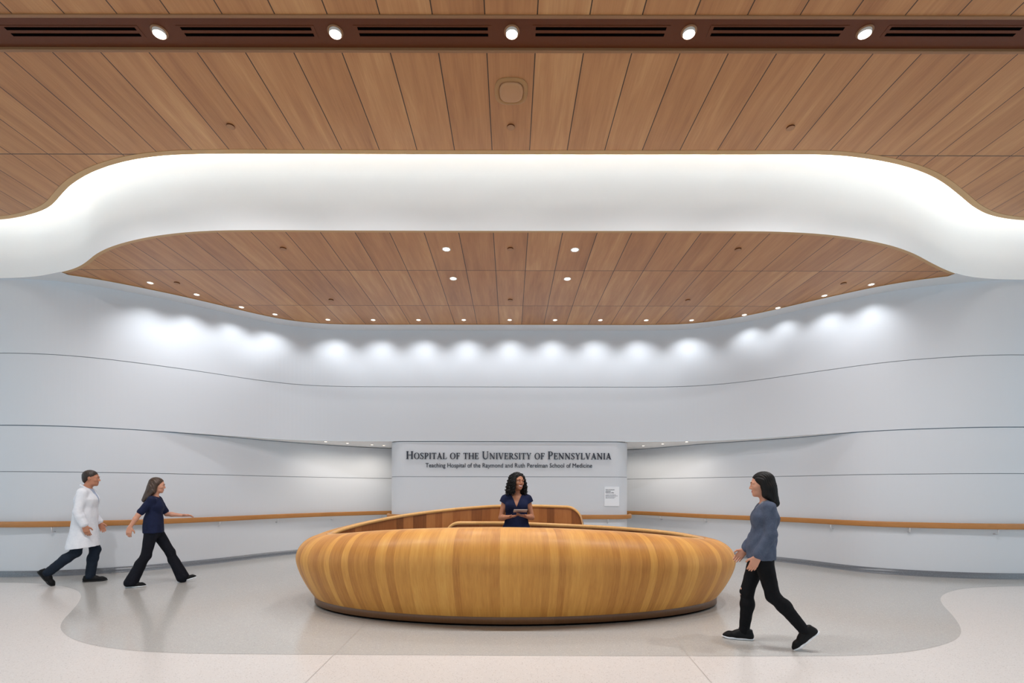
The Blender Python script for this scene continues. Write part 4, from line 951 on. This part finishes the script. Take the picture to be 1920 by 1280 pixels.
P3.body({'l': (((1, -.1, .0), (0, -.4, -1)), dict(curl=.5)), 'r': (((-.2, .0, -1), (.2, 1, 0)), dict(curl=.6))})
P3.root['label'] = 'person with long brown hair in dark blue scrubs and black trousers striding right'
M_SCRUB = cloth('navy scrubs', (28, 36, 66), (18, 24, 48), 60); M_PANT = cloth('black trousers', (20, 22, 32), (12, 13, 20), 60)
f = Field(); f.cone((0, 0, .80), (0, 0, .96), .100, .086, .05, ((0, 1, 0), 1.45))
for w in ('l', 'r'):
    P3.leg(f, w, .012, ank=.060); kn, an = P3.side('kn', w), P3.side('an', w); f.cone(kn * .55 + an * .45, an - (an - kn) * -.04, .064, .088, .03); f.plane(an + (an - kn) / np.linalg.norm(an - kn) * .05, an - kn, .004) if False else None
f.add(lambda p: p[..., 2] - .035, (-.5, -.4, -.1), (.2, .1, .05), .004, 's')
f.obj('trousers', .0055, M_PANT, P3.root, wrinkle(.0016, 50, 30))
f = Field(); P3.torso(f, .015); f.cone((.0, 0, .98), (.0, 0, .80), .112, .126, .04, ((0, 1, 0), 1.36))
for w in ('l', 'r'): P3.arm(f, w, .018, .8)
f.plane((0, 0, .80), (0, 0, -1), .004)
f.add(lambda p: np.sqrt((p[..., 0] - .03) ** 2 + p[..., 1] ** 2) - .064 + np.maximum(1.335 - p[..., 2], 0) * 1.5, (-.1, -.12, 1.27), (.2, .12, 1.5), .004, 's')
f.obj('scrub_top', .0055, M_SCRUB, P3.root, wrinkle(.003, 34, 20))
def long_hair(P, m, back, seed, low=-.30):
    f = Field(); H = P.H; f.ell(H(-.018, 0, .046), np.array((.103, .086, .088)) * P.hs, .02, P.R); f.ell(H(-.062, 0, -.03), np.array((.060, .080, .10)), .03, P.R)
    f.cone(H(-.062, 0, -.04), H(back, 0, low), .066, .040, .03, (P.R[:, 1], 1.45))
    for sg_ in (1, -1): f.cone(H(-.004, sg_ * .074, .03), H(-.02, sg_ * .082, -.10), .024, .026, .03); f.cone(H(-.02, sg_ * .082, -.10), H(back * .7, sg_ * .07, low * .85), .026, .018, .03)
    f.ell(H(.092, 0, -.02), np.array((.066, .078, .092)), .012, P.R, 's')
    f.obj('hair', .005, m, P.root, lambda Q: .0022 * np.sin(Q[..., 1] * 330 + Q[..., 0] * 210 + 1.5 * np.sin(Q[..., 2] * 22)))
long_hair(P3, M_HAIRM, -.140, 2, -.25)
P3.shoe('l', M_SHOE, M_SOLEW, .255, lace=M_LACE); P3.shoe('r', M_SHOE, M_SOLEW, .255, lace=M_LACE)

# --- woman in a grey-blue denim jacket walking to the left
J = dict(pelvis=(.03, 0, .87), waist=(.01, 0, 1.03), chest=(-.01, 0, 1.205), neck=(-.015, 0, 1.345), head=(.025, 0, 1.512),
         sh_l=(-.02, .148, 1.30), el_l=(-.03, .19, 1.05), wr_l=(.085, .18, .845), sh_r=(-.01, -.148, 1.30), el_r=(.03, -.19, 1.06), wr_r=(.155, -.14, .87),
         hip_r=(.03, -.08, .85), kn_r=(.14, -.085, .47), an_r=(.165, -.085, .088), hip_l=(.03, .08, .85), kn_l=(-.06, .085, .475), an_l=(-.315, .09, .182), toe_r=(1, 0, 0), toe_l=(.72, .03, -.69))
P4 = Figure('person with long black hair in a grey-blue jacket, black leggings and sneakers striding left', (2.42, 4.60, 0), math.radians(160), J, FEM, SKL, headframe(0, -4), .95, .005)
P4.body({'l': (((.35, -.1, -.93), (0, -1, 0)), dict(curl=.6)), 'r': (((.6, .2, -.75), (0, 1, 0)), dict(curl=.6))})
M_DENIM = cloth('grey-blue denim', (92, 102, 122), (66, 74, 92), 110); M_LEG = cloth('black leggings', (18, 18, 22), (10, 10, 13), 70)
f = Field(); f.cone((.03, 0, .82), (.02, 0, .98), .112, .102, .05, ((0, 1, 0), 1.45))
for w in ('l', 'r'): P4.leg(f, w, .007, ank=.040)
for x, z_, in ((.165, .55), (.155, .50), (.165, .44)): f.ell((x + .052, -.085, z_), (.028, .040, .012), .004, None, 's')      # slashed knee
leg_o = f.obj('leggings', .005, M_LEG, P4.root, wrinkle(.0009, 60, 70))
f = Field(); P4.torso(f, .016); f.cone((.02, 0, .98), (.03, 0, .83), .108, .114, .04, ((0, 1, 0), 1.38))
for w in ('l', 'r'): P4.arm(f, w, .015, 1.85); f.cone(P4.side('el', w) * .3 + P4.side('wr', w) * .7, P4.side('el', w) * .1 + P4.side('wr', w) * .9, .044, .042, .02)
f.plane((0, 0, .81), (0, 0, -1), .004)
f.add(lambda p: np.sqrt((p[..., 0] + .0) ** 2 + p[..., 1] ** 2) - .062 + np.maximum(1.335 - p[..., 2], 0) * 2, (-.1, -.12, 1.28), (.2, .12, 1.5), .004, 's')
jk = f.obj('jacket', .005, M_DENIM, P4.root, wrinkle(.0035, 34, 40))
f = Field(); f.chain([(-.08, 0, 1.37), (-.05, .060, 1.365), (.02, .072, 1.34), (.07, .04, 1.29)], [.014, .015, .016, .012], .01); f.chain([(-.08, 0, 1.37), (-.05, -.060, 1.365), (.02, -.072, 1.34), (.07, -.04, 1.29)], [.014, .015, .016, .012], .01)
co_ = f.obj('collar', .005, cloth('pale denim collar', (150, 155, 166), (126, 132, 144), 110), jk)
long_hair(P4, M_HAIRD, -.105, 3, -.19)
P4.shoe('r', M_SHOE, M_SOLEW, .275, lace=M_LACE); P4.shoe('l', M_SHOE, M_SOLEW, .275, lace=M_LACE)
